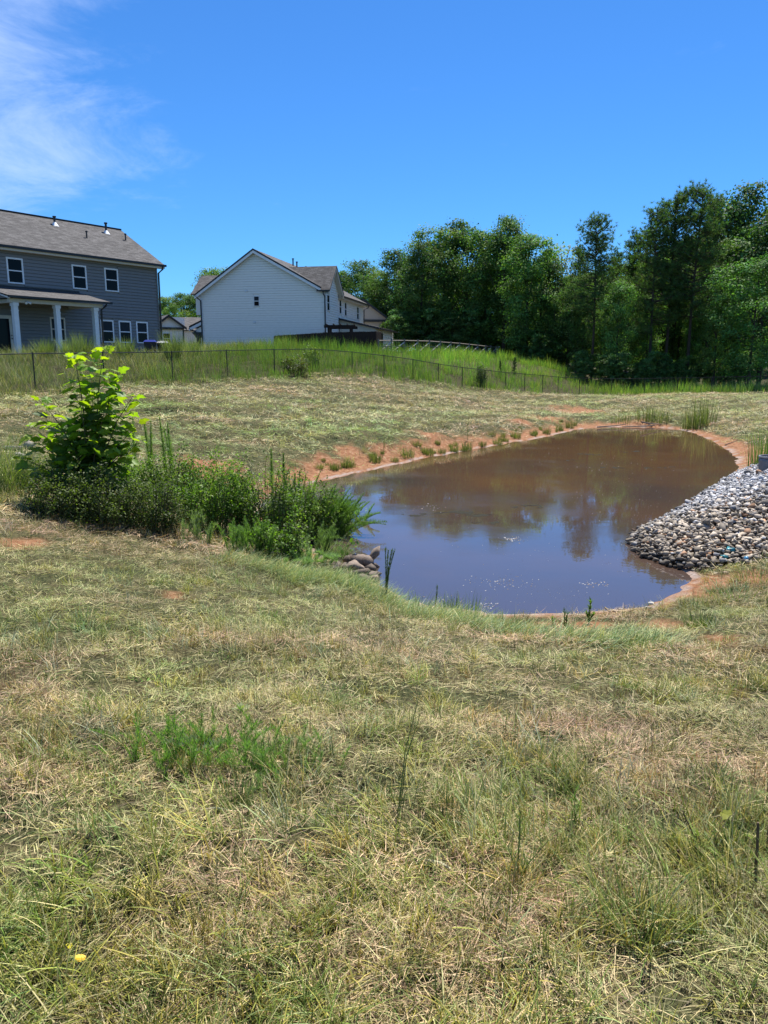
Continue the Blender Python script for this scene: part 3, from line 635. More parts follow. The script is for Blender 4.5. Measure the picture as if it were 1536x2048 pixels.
def white_house():
    base = 2.9
    p = at_depth(650, 600, 68)
    h = empty('white_house', (p[0], 68.0, base), R(-11)); tag(h, 'two storey white lap sided house seen from its tall gable end', 'house')
    O = (0, 0, -base); X = (1, 0, 0); FN = (0, -1, 0); Yd = (0, 1, 0); RN = (1, 0, 0)
    pk = (-6.2, 11.15); le, re = -11.28, 0.0
    def top(z):
        if z <= 7.62: return (le, re)
        t = (z - 7.62) / (pk[1] - 7.62); return (le + (pk[0] - le) * t, re + (pk[0] - re) * t)
    gw = [(-6.43, -5.88, 6.46, 7.34)]
    lap_wall(h, O, X, FN, le, re, 2.4, 11.12, gw, M['white_siding'], .205, top)
    window(h, O, X, FN, *gw[0], glass=('screen', 'glass'), t=.06)
    for x, z in ((-7.05, 7.78), (-6.4, 5.12)):
        MB().box(x - .14, x + .14, -.06, -.025, z - base - .1, z - base + .1).tube([(x + .06, -.06, z - base), (x + .06, -.16, z - base - .05)], .05, 6).build('wall_vent', M['white_trim'], h)
    Y1 = 15.5
    bw = [(.46, 1.35, 6.06, 7.42)]; rw = [(5.3, 6.13, 6.08, 7.38), (7.33, 8.16, 6.0, 7.3), (12.46, 13.46, 5.95, 7.2)]
    def btop(z):
        if z <= 7.75: return (0, 4.4)
        t = (z - 7.75) / (9.7 - 7.75); return (2.2 * t, 4.4 - 2.2 * t)
    lap_wall(h, (.02, 0, -base), Yd, RN, 0, 4.4, 2.4, 9.66, bw, M['white_siding'], .205, btop)
    lap_wall(h, (-.12, 0, -base), Yd, RN, 4.4, Y1, 2.4, 7.8, rw, M['white_siding'], .205)
    window(h, (.02, 0, -base), Yd, RN, *bw[0], t=.07)
    for w in rw: window(h, (-.12, 0, -base), Yd, RN, *w, t=.07)
    # closed body
    MB().box(le + .02, -.17, .05, Y1, 2.4 - base, 7.6 - base).build('wall', M['white_siding'], h)
    MB().prism([(le + .02, 7.6 - base), (-.3, 7.6 - base), (pk[0], 11.0 - base)], 1, .05, Y1).build('gable', M['white_siding'], h)
    MB().box(-.06, .06, -.055, .05, 2.4 - base, 7.6 - base).box(le - .06, le + .06, -.055, .05, 2.4 - base, 7.6 - base).build('corner_board', M['white_trim'], h)
    # main roof
    lz = 11.22
    roof_slab('roof', [(.42, 16.0, 7.62 - base), (.42, 4.55, 7.62 - base), (pk[0], 4.55, lz - base), (pk[0], 16.0, lz - base)], h, .1)
    roof_slab('roof', [(-.28, 4.55, 7.98 - base), (-.28, -.4, 7.98 - base), (pk[0], -.4, lz - base), (pk[0], 4.55, lz - base)], h, .1)
    roof_slab('roof', [(-11.75, -.4, 7.5 - base), (-11.75, 16.0, 7.5 - base), (pk[0], 16.0, lz - base), (pk[0], -.4, lz - base)], h, .1)
    # rake boards with dark drip edge
    def rake(x0, z0, x1, z1, nm, mat, dz0, dz1, y0, y1): MB().prism([(x0, z0 + dz0 - base), (x1, z1 + dz0 - base), (x1, z1 + dz1 - base), (x0, z0 + dz1 - base)], 1, y0, y1).build(nm, mat, h)
    for x0, z0 in ((-11.75, 7.5), (-.28, 7.98)):
        rake(x0, z0, pk[0], lz, 'rake_board', M['white_trim'], -.36, -.13, -.43, -.36); rake(x0, z0, pk[0], lz, 'drip_edge', M['gutter'], -.125, .02, -.45, -.405)
        rake(x0, z0, pk[0], lz, 'soffit', M['soffit'], -.30, -.27, -.355, -.03)
    # cross gable over the bump
    rz = 9.95
    roof_slab('roof', [(-.5, -.32, 7.72 - base), (.48, -.32, 7.72 - base), (.48, 2.2, rz - base), (-4.2, 2.2, rz - base)], h, .09)
    roof_slab('roof', [(.48, 4.75, 7.72 - base), (-.5, 4.75, 7.72 - base), (-4.2, 2.2, rz - base), (.48, 2.2, rz - base)], h, .09)
    for y0 in (-.32, 4.75):
        MB().prism([(y0, 7.72 - .34 - base), (2.2, rz - .34 - base), (2.2, rz - .11 - base), (y0, 7.72 - .11 - base)], 0, .42, .49).build('rake_board', M['cream'], h)
        MB().prism([(y0, 7.72 - .105 - base), (2.2, rz - .105 - base), (2.2, rz + .02 - base), (y0, 7.72 + .02 - base)], 0, .485, .52).build('drip_edge', M['gutter'], h)
        MB().prism([(y0, 7.72 - .30 - base), (2.2, rz - .30 - base), (2.2, rz - .27 - base), (y0, 7.72 - .27 - base)], 0, .05, .415).build('soffit', M['soffit'], h)
    MB().box(-.62, .5, -.46, -.325, 7.58 - base, 7.71 - base).build('gutter', M['gutter'], h)
    MB().box(.43, .56, 4.9, 16.0, 7.48 - base, 7.61 - base).build('gutter', M['gutter'], h)
    MB().box(-.1, .42, 4.8, 15.9, 7.38 - base, 7.42 - base).box(.39, .42, 4.8, 15.9, 7.42 - base, 7.5 - base).build('fascia', M['cream'], h)
    pipe('downspout', [(-.06, -.40, 7.6 - base), (-.06, -.34, 7.4 - base), (.02, -.12, 7.2 - base), (.02, -.1, 2.5 - base)], .06, M['gutter'], h)
    pipe('downspout', [(-11.6, -.42, 7.4 - base), (-11.55, -.34, 7.25 - base), (le - .03, -.12, 7.0 - base), (le - .03, -.1, 2.5 - base)], .06, M['gutter'], h)
    pipe('downspout', [(.48, 15.8, 7.5 - base), (.4, 15.75, 7.3 - base), (-.03, 15.6, 7.05 - base), (-.03, 15.6, 4.5 - base)], .06, M['gutter'], h)
    # hipped cross roof on the far side
    roof_slab('roof', [(-13.2, 2.0, 7.75 - base), (-8, 2.0, 7.75 - base), (-8, 5.0, 9.7 - base), (-13.4, 5.0, 9.7 - base)], h, .09)
    MB().box(-12.95, -11.3, 2.5, 9, 5.95 - base, 7.9 - base).build('wall', M['white_siding'], h)
    for x, y, hh in ((-5.55, 8.8, .6), (-5.2, 8.9, .5), (-4.5, 9.6, .5)): vent_pipe(h, (x, y, 7.62 - base + (.42 - x) * .543), hh, .07, False)
    # lean-to room at the back
    yl, yr, xo = 5.0, 13.5, 3.4
    lean = MB().prism([(0, 2.4 - base), (xo, 2.4 - base), (xo, 4.82 - base), (0, 5.5 - base)], 1, yl, yr).build('lean_to', M['cream'], h)
    roof_slab('lean_to_roof', [(xo + .45, yl - .35, 4.78 - base), (xo + .45, yr, 4.78 - base), (-.05, yr, 5.68 - base), (-.05, yl - .35, 5.68 - base)], h, .07)
    MB().prism([(-.0, 5.5 - base), (xo + .4, 4.62 - base), (xo + .4, 4.72 - base), (-.0, 5.6 - base)], 1, yl - .40, yl - .355).build('drip_edge', M['gutter'], h)
    lap_wall(h, (xo + .03, 0, -base), Yd, RN, yl, yr, 2.4, 4.6, [(7.0, 8.2, 2.4, 4.35)], M['white_siding'], .205)
    MB().box(xo + .01, xo + .06, 7.0, 8.2, 2.5 - base, 4.35 - base).build('door', M['gutter'], h)
    MB().box(xo + .46, xo + .56, yl - .3, yr, 4.60 - base, 4.72 - base).build('gutter', M['gutter'], h)
    # little entry porch beyond the near corner
    MB().prism([(-13.6, 4.95 - base), (-11.3, 5.95 - base), (-11.3, 5.8 - base), (-13.6, 4.78 - base)], 1, 2.2, 6).build('porch_roof', M['shingle'], h)
    MB().prism([(-13.6, 4.75 - base), (-11.3, 5.78 - base), (-11.3, 5.5 - base), (-13.6, 4.5 - base)], 1, 2.15, 2.25).build('rake_board', M['white_trim'], h)
    MB().prism([(-13.3, 4.5 - base), (-11.3, 5.5 - base), (-11.3, 4.4 - base), (-13.3, 4.4 - base)], 1, 2.4, 2.5).build('gable', M['white_siding'], h)
    MB().box(-12.9, -12.6, 2.2, 2.5, 2.4 - base, 4.4 - base).prism([(-12.6, 4.4 - base), (-12.1, 4.4 - base), (-12.6, 3.8 - base)], 1, 2.28, 2.42).prism([(-12.9, 4.4 - base), (-13.4, 4.4 - base), (-12.9, 3.8 - base)], 1, 2.28, 2.42).build('porch_post', M['gutter'], h)
    pipe('downspout', [(-13.6, 2.2, 4.75 - base), (-13.4, 2.2, 4.6 - base), (-12.95, 2.2, 4.45 - base)], .07, M['gutter'], h)
white_house()

def far_house(name, label, u, Y, rz, w, dp, z0, ze, zr, mat, gable_mat):
    p = at_depth(u, 690, Y); h = empty(name, (p[0], Y, z0), R(rz)); tag(h, label, 'house')
    MB().box(-w / 2, w / 2, 0, dp, -1, ze - z0).build('wall', M[mat], h)
    MB().prism([(-w / 2, ze - z0), (w / 2, ze - z0), (0, zr - z0 - .1)], 1, 0, dp).build('gable', M[gable_mat], h)
    for s in (-1, 1):
        q = [(s * (w / 2 + .4), -.4, ze - z0 - .05), (s * (w / 2 + .4), dp, ze - z0 - .05), (0, dp, zr - z0), (0, -.4, zr - z0)]
        roof_slab('roof', q if s > 0 else q[::-1], h, .1)
        MB().prism([(s * (w / 2 + .4), ze - z0 - .35), (0, zr - z0 - .32), (0, zr - z0 - .02), (s * (w / 2 + .4), ze - z0 - .05)], 1, -.46, -.405).build('rake_board', M['gutter'], h)
    MB().box(-w / 2 - .1, w / 2 + .1, -.3, -.02, ze - z0 - .3, ze - z0 - .05).build('fascia', M['gutter'], h)
    return h
hs = far_house('small_house', 'low single storey house with grey gable roof between the two bigger houses', 339, 96, 28, 3.4, 12, 3.2, 5.9, 7.35, 'white_siding', 'white_siding')
window(hs, (0, -.03, 0), (1, 0, 0), (0, -1, 0), -.8, .2, .6, 2.0)
pipe('downspout', [(1.75, -.1, 2.5), (1.75, -.1, -.5)], .08, M['gutter'], hs)
MB().prism([(-.0, 2.7), (3.2, 2.7), (3.2, 4.0), (2.6, 4.15), (0, 4.15)], 1, 5, 12).build('wall', M['white_siding'], hs)
roof_slab('roof', [(1.2, 4.6, 2.55), (9, 4.6, 2.55), (9, 9, 4.5), (0, 9, 4.3)], hs, .1)
MB().box(1.7, 9, 5.0, 12, -1, 2.5).build('wall', M['white_siding'], hs)
hb = far_house('beige_house', 'beige sided house end just behind the white house', 733, 92, 4, 5.6, 9, 2.6, 6.6, 8.9, 'beige_siding', 'beige_siding')
hb.location.x = at_depth(727, 690, 92)[0]

# ------------------------------------------------------------------ fences
M['black_metal'] = simple('black_coated_steel', (.012, .014, .012), .45, .4)
M['dark_wood'] = simple('dark_stained_wood', (.028, .017, .013), .75, .2, .3, 4, stretch=(6, 6, .6))
M['grey_wood'] = simple('weathered_grey_wood', (.17, .15, .13), .85, .15, .3, 5, stretch=(4, 4, 1))
def chain_fence():
    f = empty('chain_link_fence', (FTOP[0][0], FTOP[0][1], FTOP[0][2] - FENCE_H)); tag(f, 'black chain link fence along the top of the pond bank', 'fence')
    b = np.array(f.location); T = [p - b for p in FTOP]
    for i, p in enumerate(T):
        g_ = land1(FTOP[i][0], FTOP[i][1]) - b[2]
        MB().tube([(p[0], p[1], min(g_, p[2] - FENCE_H) - .1), (p[0], p[1], p[2] + .04)], .023, 8).build('post', M['black_metal'], f)
    for i in range(len(T) - 1):
        a, c = T[i], T[i + 1]
        MB().tube([a, c], .02, 6).build('top_rail', M['black_metal'], f)
        L = np.linalg.norm((c - a)[:2]); H = FENCE_H - .05; pitch = .078; mb = MB(); w = .0022
        n = int((L + H) / pitch)
        for k in range(1, n):
            s = k * pitch
            for sg in (1, -1):
                # line rising at 45 degrees: along = s - t (or mirrored), height t
                t0 = max(0, s - L); t1 = min(H, s)
                if t1 - t0 < .02: continue
                A0, A1 = s - t0, s - t1
                if sg < 0: A0, A1 = L - A0, L - A1
                def Pt(al, t, off):
                    q = a + (c - a) * (al / L); return (q[0], q[1], q[2] - H + t + off)
                mb.add([Pt(A0, t0, -w), Pt(A0, t0, w), Pt(A1, t1, w), Pt(A1, t1, -w)], [(0, 1, 2, 3)])
        mb.build('wire_mesh', M['black_metal'], f)
chain_fence()
def picket_fence():
    pts = [at_depth(548, 671.5, 66.2), at_depth(655, 664.5, 60.5), at_depth(752, 662.5, 62.5), at_depth(762, 664, 68)]
    f = empty('picket_fence', (pts[0][0], pts[0][1], pts[0][2] - 1.8)); tag(f, 'dark brown wooden privacy fence in front of the white house', 'fence'); b = np.array(f.location)
    g = np.random.default_rng(3); me = {}
    for i in range(3):
        a, c = pts[i] - b, pts[i + 1] - b; L = np.linalg.norm((c - a)[:2]); n = int(L / .17); an = math.atan2(c[1] - a[1], c[0] - a[0])
        for k in range(n):
            q = a + (c - a) * ((k + .5) / n); key = k % 4
            if key not in me:
                w, hh = .088, 1.85 + .02 * key; mb = MB(); mb.prism([(-w, -hh), (w, -hh), (w, -.05), (w - .035, 0), (-w + .035, 0), (-w, -.05)], 1, -.012, .012); me[key] = mb.data('picket', M['dark_wood'])
            o = obj('picket', me[key], f, (q[0], q[1], q[2] + g.uniform(-.012, .012)), (0, g.normal(0, .006), an)); o.location.x += math.sin(an) * .02 * (k % 2); o.location.y -= math.cos(an) * .02 * (k % 2)
        off = np.array([-math.sin(an), math.cos(an), 0]) * .05
        for dz in (-.3, -1.0, -1.6): MB().tube([a + off + [0, 0, dz], c + off + [0, 0, dz]], .04, 4).build('rail', M['dark_wood'], f)
        for k in range(int(L / 2.4) + 1):
            q = a + (c - a) * min(1, k * 2.4 / L) + off * 2; MB().box(q[0] - .045, q[0] + .045, q[1] - .045, q[1] + .045, q[2] - 2.1, q[2] - .02).build('post', M['dark_wood'], f)
picket_fence()
def pergola():
    a, c = at_depth(648, 650, 64), at_depth(711, 648.5, 64.5)
    p = empty('pergola', (a[0], a[1], 2.5)); tag(p, 'dark timber pergola beam on two posts behind the privacy fence', 'pergola')
    L = c[0] - a[0]; z = a[2] - 2.5
    MB().box(0, L, -.07, .07, z - .22, z).build('beam', M['dark_wood'], p)
    MB().box(.1, L + .1, 2.4, 2.54, z - .22, z).build('beam', M['dark_wood'], p)
    for x in (.38, L - .38):
        for y in (0, 2.47): MB().box(x - .09, x + .09, y - .09, y + .09, -.4, z - .221).build('post', M['dark_wood'], p)
    for k in range(5): x = .2 + k * (L - .3) / 4; MB().box(x - .03, x + .03, -.3, 2.8, z + .002, z + .1).build('rafter', M['dark_wood'], p)
pergola()
def brace_fence():
    us = [757, 783, 809, 836, 859, 881, 902, 919.5, 938.7, 956, 971.5, 981.5, 992.5, 996.5]; vt = np.interp(us, [757, 809, 859, 919, 996], [679, 679, 680.5, 685, 693.5]); Ys = np.interp(us, [757, 809, 902, 996], [61, 64, 73, 85])
    T = [at_depth(u, v, Y) for u, v, Y in zip(us, vt, Ys)]
    f = empty('braced_fence', (T[0][0], T[0][1], T[0][2] - 1.3)); tag(f, 'weathered post and rail fence with slanting pale braces on the far rise', 'fence'); b = np.array(f.location)
    pale = simple('bleached_timber', (.50, .47, .43), .8, .2, .15, 5)
    for i, p in enumerate(T):
        q = p - b; MB().box(q[0] - .06, q[0] + .06, q[1] - .06, q[1] + .06, q[2] - 1.6, q[2] + .05).build('post', M['grey_wood'], f)
        if i < len(T) - 1:
            c = T[i + 1] - b
            for dz in (-.08, -.55, -1.0): MB().tube([q + [0, .1, dz], c + [0, .1, dz]], .045, 4).build('rail', M['grey_wood'], f)
            n = int(np.linalg.norm(c - q) / .16); mb = MB()
            for k in range(n):
                s = q + (c - q) * (k / n); mb.add([s + [-.006, .15, -1.2], s + [.006, .15, -1.2], s + [.006, .15, -.06], s + [-.006, .15, -.06]], [(0, 1, 2, 3)])
            for k in range(8): dz = -.12 - k * .14; mb.add([q + [0, .15, dz], c + [0, .15, dz], c + [0, .15, dz + .012], q + [0, .15, dz + .012]], [(0, 1, 2, 3)])
            mb.build('wire_mesh', M['black_metal'], f)
        if i > 0: MB().tube([q + [-1.0, -.9, -1.0], q + [-.05, -.08, -.25]], .05, 4).build('brace', pale, f)
brace_fence()

# ------------------------------------------------------------------ grass
def blade_geo(g, x, y, z, az, L, W, lean, curl, col, seg, base_shade=.7):
    """one tapering, bending blade for each place; returns verts, tris, colours"""
    n = len(x); tw = g.normal(0, .45, n); dx, dy = np.cos(az), np.sin(az); px, py, pz = -dy * np.cos(tw), dx * np.cos(tw), np.sin(tw)
    m = seg * 2 + 1; V = np.zeros((n, m, 3)); x, y, z = x.copy(), y.copy(), z.copy()
    for k in range(seg + 1):
        t = k / seg; w = W * (1 - t ** 1.6) * (.8 + .5 * t)
        if k < seg:
            V[:, 2 * k] = np.stack([x - px * w, y - py * w, z - pz * w], 1); V[:, 2 * k + 1] = np.stack([x + px * w, y + py * w, z + pz * w], 1)
        else: V[:, 2 * k] = np.stack([x, y, z], 1)
        a = lean + curl * t; st = L / seg; x = x + dx * np.sin(a) * st; y = y + dy * np.sin(a) * st; z = z + np.cos(a) * st
    F = []
    for k in range(seg - 1): F += [(2 * k, 2 * k + 1, 2 * k + 3), (2 * k, 2 * k + 3, 2 * k + 2)]
    F += [(2 * seg - 2, 2 * seg - 1, 2 * seg)]
    FF = (np.array(F)[None] + (np.arange(n) * m)[:, None, None]).reshape(-1, 3)
    return V.reshape(-1, 3), FF, (col[:, None, :] * np.linspace(base_shade, 1.1, m)[None, :, None]).reshape(-1, 3)  # shade at the foot of each blade is put into its colour
def merge(parts):
    V, F, Cc, n = [], [], [], 0
    for v, f, c in parts: V.append(v); F.append(f + n); Cc.append(c); n += len(v)
    return np.concatenate(V), np.concatenate(F), np.concatenate(Cc)
def grass(name, parts, mat, label):
    V, F, c = merge(parts); o = obj(name, mesh_data(name, V, F, mat, col=c)); return tag(o, label, 'grass', kind='stuff')
straw, dry, pale, sage = (.60, .52, .24), (.40, .35, .17), (.46, .45, .20), (.27, .31, .11)
green, yell, dark, brown, rust = (.13, .205, .04), (.34, .34, .07), (.055, .09, .022), (.18, .135, .065), (.28, .18, .08)
mint = (.25, .33, .16)
def pick(g, pal, n): return np.minimum(np.array(pal, float)[g.integers(len(pal), size=n)] * g.uniform(.72, 1.4, (n, 1)) * 1.08, .8)
def mown(x, y, g, cut=1.0):
    d = shore_dist(x, y); c = clay_mask(x, y, d)
    k = (d > .12) & (g.random(len(x)) > c * cut) & ((beyond_fence(x, y) < -.4) | (y < 14))
    return k & ~in_poly(x, y, ROCK_POLY)
def tints(x, y):
    """patches: greener here, strawier there, some brown and some bleached"""
    t = (fbm(x * .9, y * .9, 2, 3) - .5) * 1.5 + (fbm(x * .22, y * .22, 4, 3) - .5) * 1.0 + np.interp(y, [1.5, 3.2, 5, 9, 12, 20], [.12, -.04, -.16, -.12, -.08, -.16]); v = 1 + .7 * (fbm(x * 2.3, y * 2.3, 5, 3) - .5) + .35 * (fbm(x * .5, y * .5, 1, 2) - .5)
    s_, t_ = .8 * x + .6 * y, -.6 * x + .8 * y; k = np.clip((y - 14) / 4, 0, 1); v = v * (1 + .7 * k * (fbm(s_ * .4, t_ * 2.0, 3, 3) - .5)); t = t + .8 * k * (fbm(s_ * .3, t_ * 1.2, 0, 2) - .5)  # far bank: furrow shading put into the brightness, along with greener streaks
    return np.stack([v * (1 - .42 * t), v * (1 + .10 * t), v * (1 - .5 * t)], 1)
def drift(x, y, f, k=0): return 6.283 * 2.2 * vnoise(x * f, y * f, k)
def lawn():
    g = np.random.default_rng(41)
    def lying(n0, y0, y1, L, W, f, spread, pal, seg, up=.12, zr=.035, cut=.9, ypow=1.0, pal2=None):
        y = y0 + (y1 - y0) * g.random(n0) ** ypow; x = g.uniform(-1, 1, n0) * (.53 * y + .7)
        k = mown(x, y, g, cut)
        # bare gaps between the heaps of clippings
        k &= g.random(n0) < np.clip(.30 + 3.0 * (fbm(x * 2.6, y * 2.6, 3, 3) - .40), .2, 1)
        x, y = x[k], y[k]; n = len(x); z = land(x, y)
        tuss = vnoise(x * 6, y * 6, 4) * vnoise(x * 2.2, y * 2.2, 1)
        lean = g.normal(1.42, .16, n); upm = g.random(n) < up; lean[upm] = g.uniform(.15, 1.1, upm.sum())
        ln = g.uniform(*L, n) * np.where(upm, .6, 1); az = drift(x, y, f) + g.normal(0, spread, n)
        return blade_geo(g, x, y, z + zr * g.random(n) + .05 * tuss, az, ln, g.uniform(*W, n), lean, g.normal(.12, .3, n), pick(g, pal, n) * tints(x, y), seg)
    P_ = [straw, straw, dry, dry, pale, sage, sage, brown, brown, green, yell]
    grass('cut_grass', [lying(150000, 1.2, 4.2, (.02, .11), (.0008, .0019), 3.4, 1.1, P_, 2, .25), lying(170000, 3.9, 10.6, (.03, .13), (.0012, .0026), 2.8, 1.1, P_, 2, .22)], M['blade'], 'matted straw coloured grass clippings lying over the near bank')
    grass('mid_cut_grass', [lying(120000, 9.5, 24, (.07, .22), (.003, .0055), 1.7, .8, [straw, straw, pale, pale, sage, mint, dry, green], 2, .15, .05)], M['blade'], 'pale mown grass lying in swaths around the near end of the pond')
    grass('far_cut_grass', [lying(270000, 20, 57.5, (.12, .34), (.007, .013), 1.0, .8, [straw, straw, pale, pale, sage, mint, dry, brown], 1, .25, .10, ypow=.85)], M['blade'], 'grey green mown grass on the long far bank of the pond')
    # living tufts
    parts = []
    def tufts(n0, y0, y1, nb, r, L, W, lean, curl, pal, seg, thr, sp=3.2, cut=.7, k=1):
        y = y0 + (y1 - y0) * g.random(n0) ** 1.15; x = g.uniform(-1, 1, n0) * (.53 * y + .6)
        ok = mown(x, y, g, cut) & (fbm(x * 1.1, y * 1.1, k, 3) + g.normal(0, .08, n0) > thr); x, y = x[ok], y[ok]; n = len(x)
        s = g.uniform(.55, 1.3, n); a0 = drift(x, y, .5, 2) + g.normal(0, .6, n); c0 = pick(g, pal, n) * tints(x, y)
        i = np.repeat(np.arange(n), nb); m = len(i); q = r * s[i] * np.sqrt(g.random(m)); a = g.uniform(0, 6.283, m)
        bx, by = x[i] + q * np.cos(a), y[i] + q * np.sin(a)
        col = c0[i] * g.uniform(.7, 1.3, (m, 1)); st = g.random(m) < .16; col[st] = pick(g, [straw, dry], st.sum())
        return blade_geo(g, bx, by, land(bx, by), a0[i] + g.normal(0, sp, m), g.uniform(*L, m) * s[i], g.uniform(*W, m), g.uniform(*lean, m), g.uniform(*curl, m), col, seg)
    parts.append(tufts(1500, 1.25, 4.8, 26, .045, (.06, .18), (.001, .0024), (.1, 1.1), (.2, 1.0), [green, (.15, .25, .04), yell, (.24, .31, .06), (.09, .15, .03), green], 3, .52, 1.4))
    parts.append(tufts(620, 1.25, 2.7, 26, .05, (.08, .21), (.0012, .0028), (.05, .9), (.2, .9), [green, yell, yell, green, sage], 3, .44, 1.1))
    parts.append(tufts(2200, 2.5, 11, 26, .06, (.06, .20), (.0014, .003), (.1, 1.0), (.1, .8), [green, sage, mint, yell], 3, .52, 3.2))
    parts.append(tufts(520, 1.3, 6.5, 26, .09, (.012, .032), (.004, .0075), (.7, 1.5), (-.2, .3), [(.12, .21, .04), (.15, .24, .05), (.2, .27, .06)], 2, .5, 3.2, k=4))
    parts.append(tufts(420, 1.2, 3.0, 13, .05, (.09, .24), (.0018, .004), (.1, 1.0), (.3, 1.0), [(.17, .26, .045), (.26, .33, .06), yell, (.2, .29, .1)], 4, .47, .8, k=5))
    parts.append(tufts(900, 1.5, 8, 3, .05, (.10, .26), (.0009, .0016), (.0, .25), (-.1, .15), [dark, brown, (.09, .12, .03)], 2, .42, 3.2, k=3))
    parts.append(tufts(420, 2.5, 10, 34, .07, (.05, .13), (.0014, .0028), (.1, 1.0), (.1, .8), [yell, (.42, .36, .09), (.44, .34, .13)], 3, .5, 3.2, k=3))
    parts.append(tufts(1100, 1.4, 9, 22, .07, (.03, .12), (.0012, .0024), (.0, .45), (-.2, .2), [brown, rust, dry, dark], 2, .5, 3.2, k=4))
    parts.append(tufts(500, 10, 26, 26, .12, (.12, .28), (.003, .006), (.05, .8), (.1, .7), [green, sage, yell], 2, .5, 3.2))
    grass('grass_tufts', parts, M['blade'], 'uneven green and yellow grass tufts regrowing through the clippings')
lawn()
def rough():
    g = np.random.default_rng(61); tg, tl, ty = (.115, .23, .032), (.17, .31, .048), (.24, .30, .07)
    n = 10500; y = 21 * (100 / 21) ** g.random(n); x = g.uniform(-1, 1, n) * (.53 * y + 1)
    b = beyond_fence(x, y); k = (b > -.75 - .6 * fbm(x * .5, y * .5, 3, 2)) & (g.random(n) < np.clip(1.5 - b / 40, .3, 1)) & (y < 92)
    c, s = math.cos(R(54.84)), math.sin(R(54.84)); lx = (x + 14.86) * c + (y - 52) * s; ly = -(x + 14.86) * s + (y - 52) * c   # not inside the houses
    k &= ~((lx > -18) & (lx < .8) & (ly > -3.4) & (ly < 8.5)) & ~((x > -18.5) & (x < 4.5) & (y > 66.5) & (y < 86)) & ~((x > 16.5) & (y > 66))
    x, y, b = x[k], y[k], b[k]; n = len(x); lush = np.clip((x + 10.5) / 3, 0, 1) * np.clip((26 - x) / 4, .75, 1)
    h = np.interp(x, [-20, -11, -8, 5, 14, 25], [.62, .66, 1.0, .9, .75, .95]) * np.where(b < .3, .7, 1.0) * g.uniform(.55, 1.3, n) * (.55 + .9 * fbm(x * .6, y * .6, 0, 3))
    i = np.repeat(np.arange(n), 24); m = len(i); q = .42 * np.sqrt(g.random(m)); a = g.uniform(0, 6.283, m); bx, by = x[i] + q * np.cos(a), y[i] + q * np.sin(a)
    gr = pick(g, [tg, tl, tl, ty], m); wd = pick(g, [(.13, .17, .05), ty, (.10, .15, .04), pale, sage, tg], m); col = np.where((g.random(m) < lush[i])[:, None], gr, wd) * (tints(x, y)[i] * .5 + .5)
    L = h[i] * g.uniform(.45, 1.1, m) * np.where(g.random(m) < .02, 1.35, 1); lean = g.uniform(.02, .4, m) + (1 - lush[i]) * .25
    w = g.uniform(.005, .010, m) * np.clip(y[i] / 40, .7, 2.0)
    grass('tall_grass', [blade_geo(g, bx, by, land(bx, by) - .03, a + g.normal(0, .8, m), L, w, lean, g.uniform(.05, .7, m), col * ((.65 + .7 * fbm(x * .45, y * .45, 1, 3)) * np.interp(x, [-9, 0, 4, 18], [.72, .82, 1.15, 1.2]))[i][:, None], 2, .45)], M['tall'], 'tall unmown green grass and weeds behind the chain link fence')  # deeper foot shade in the blade colours of this stand
rough()

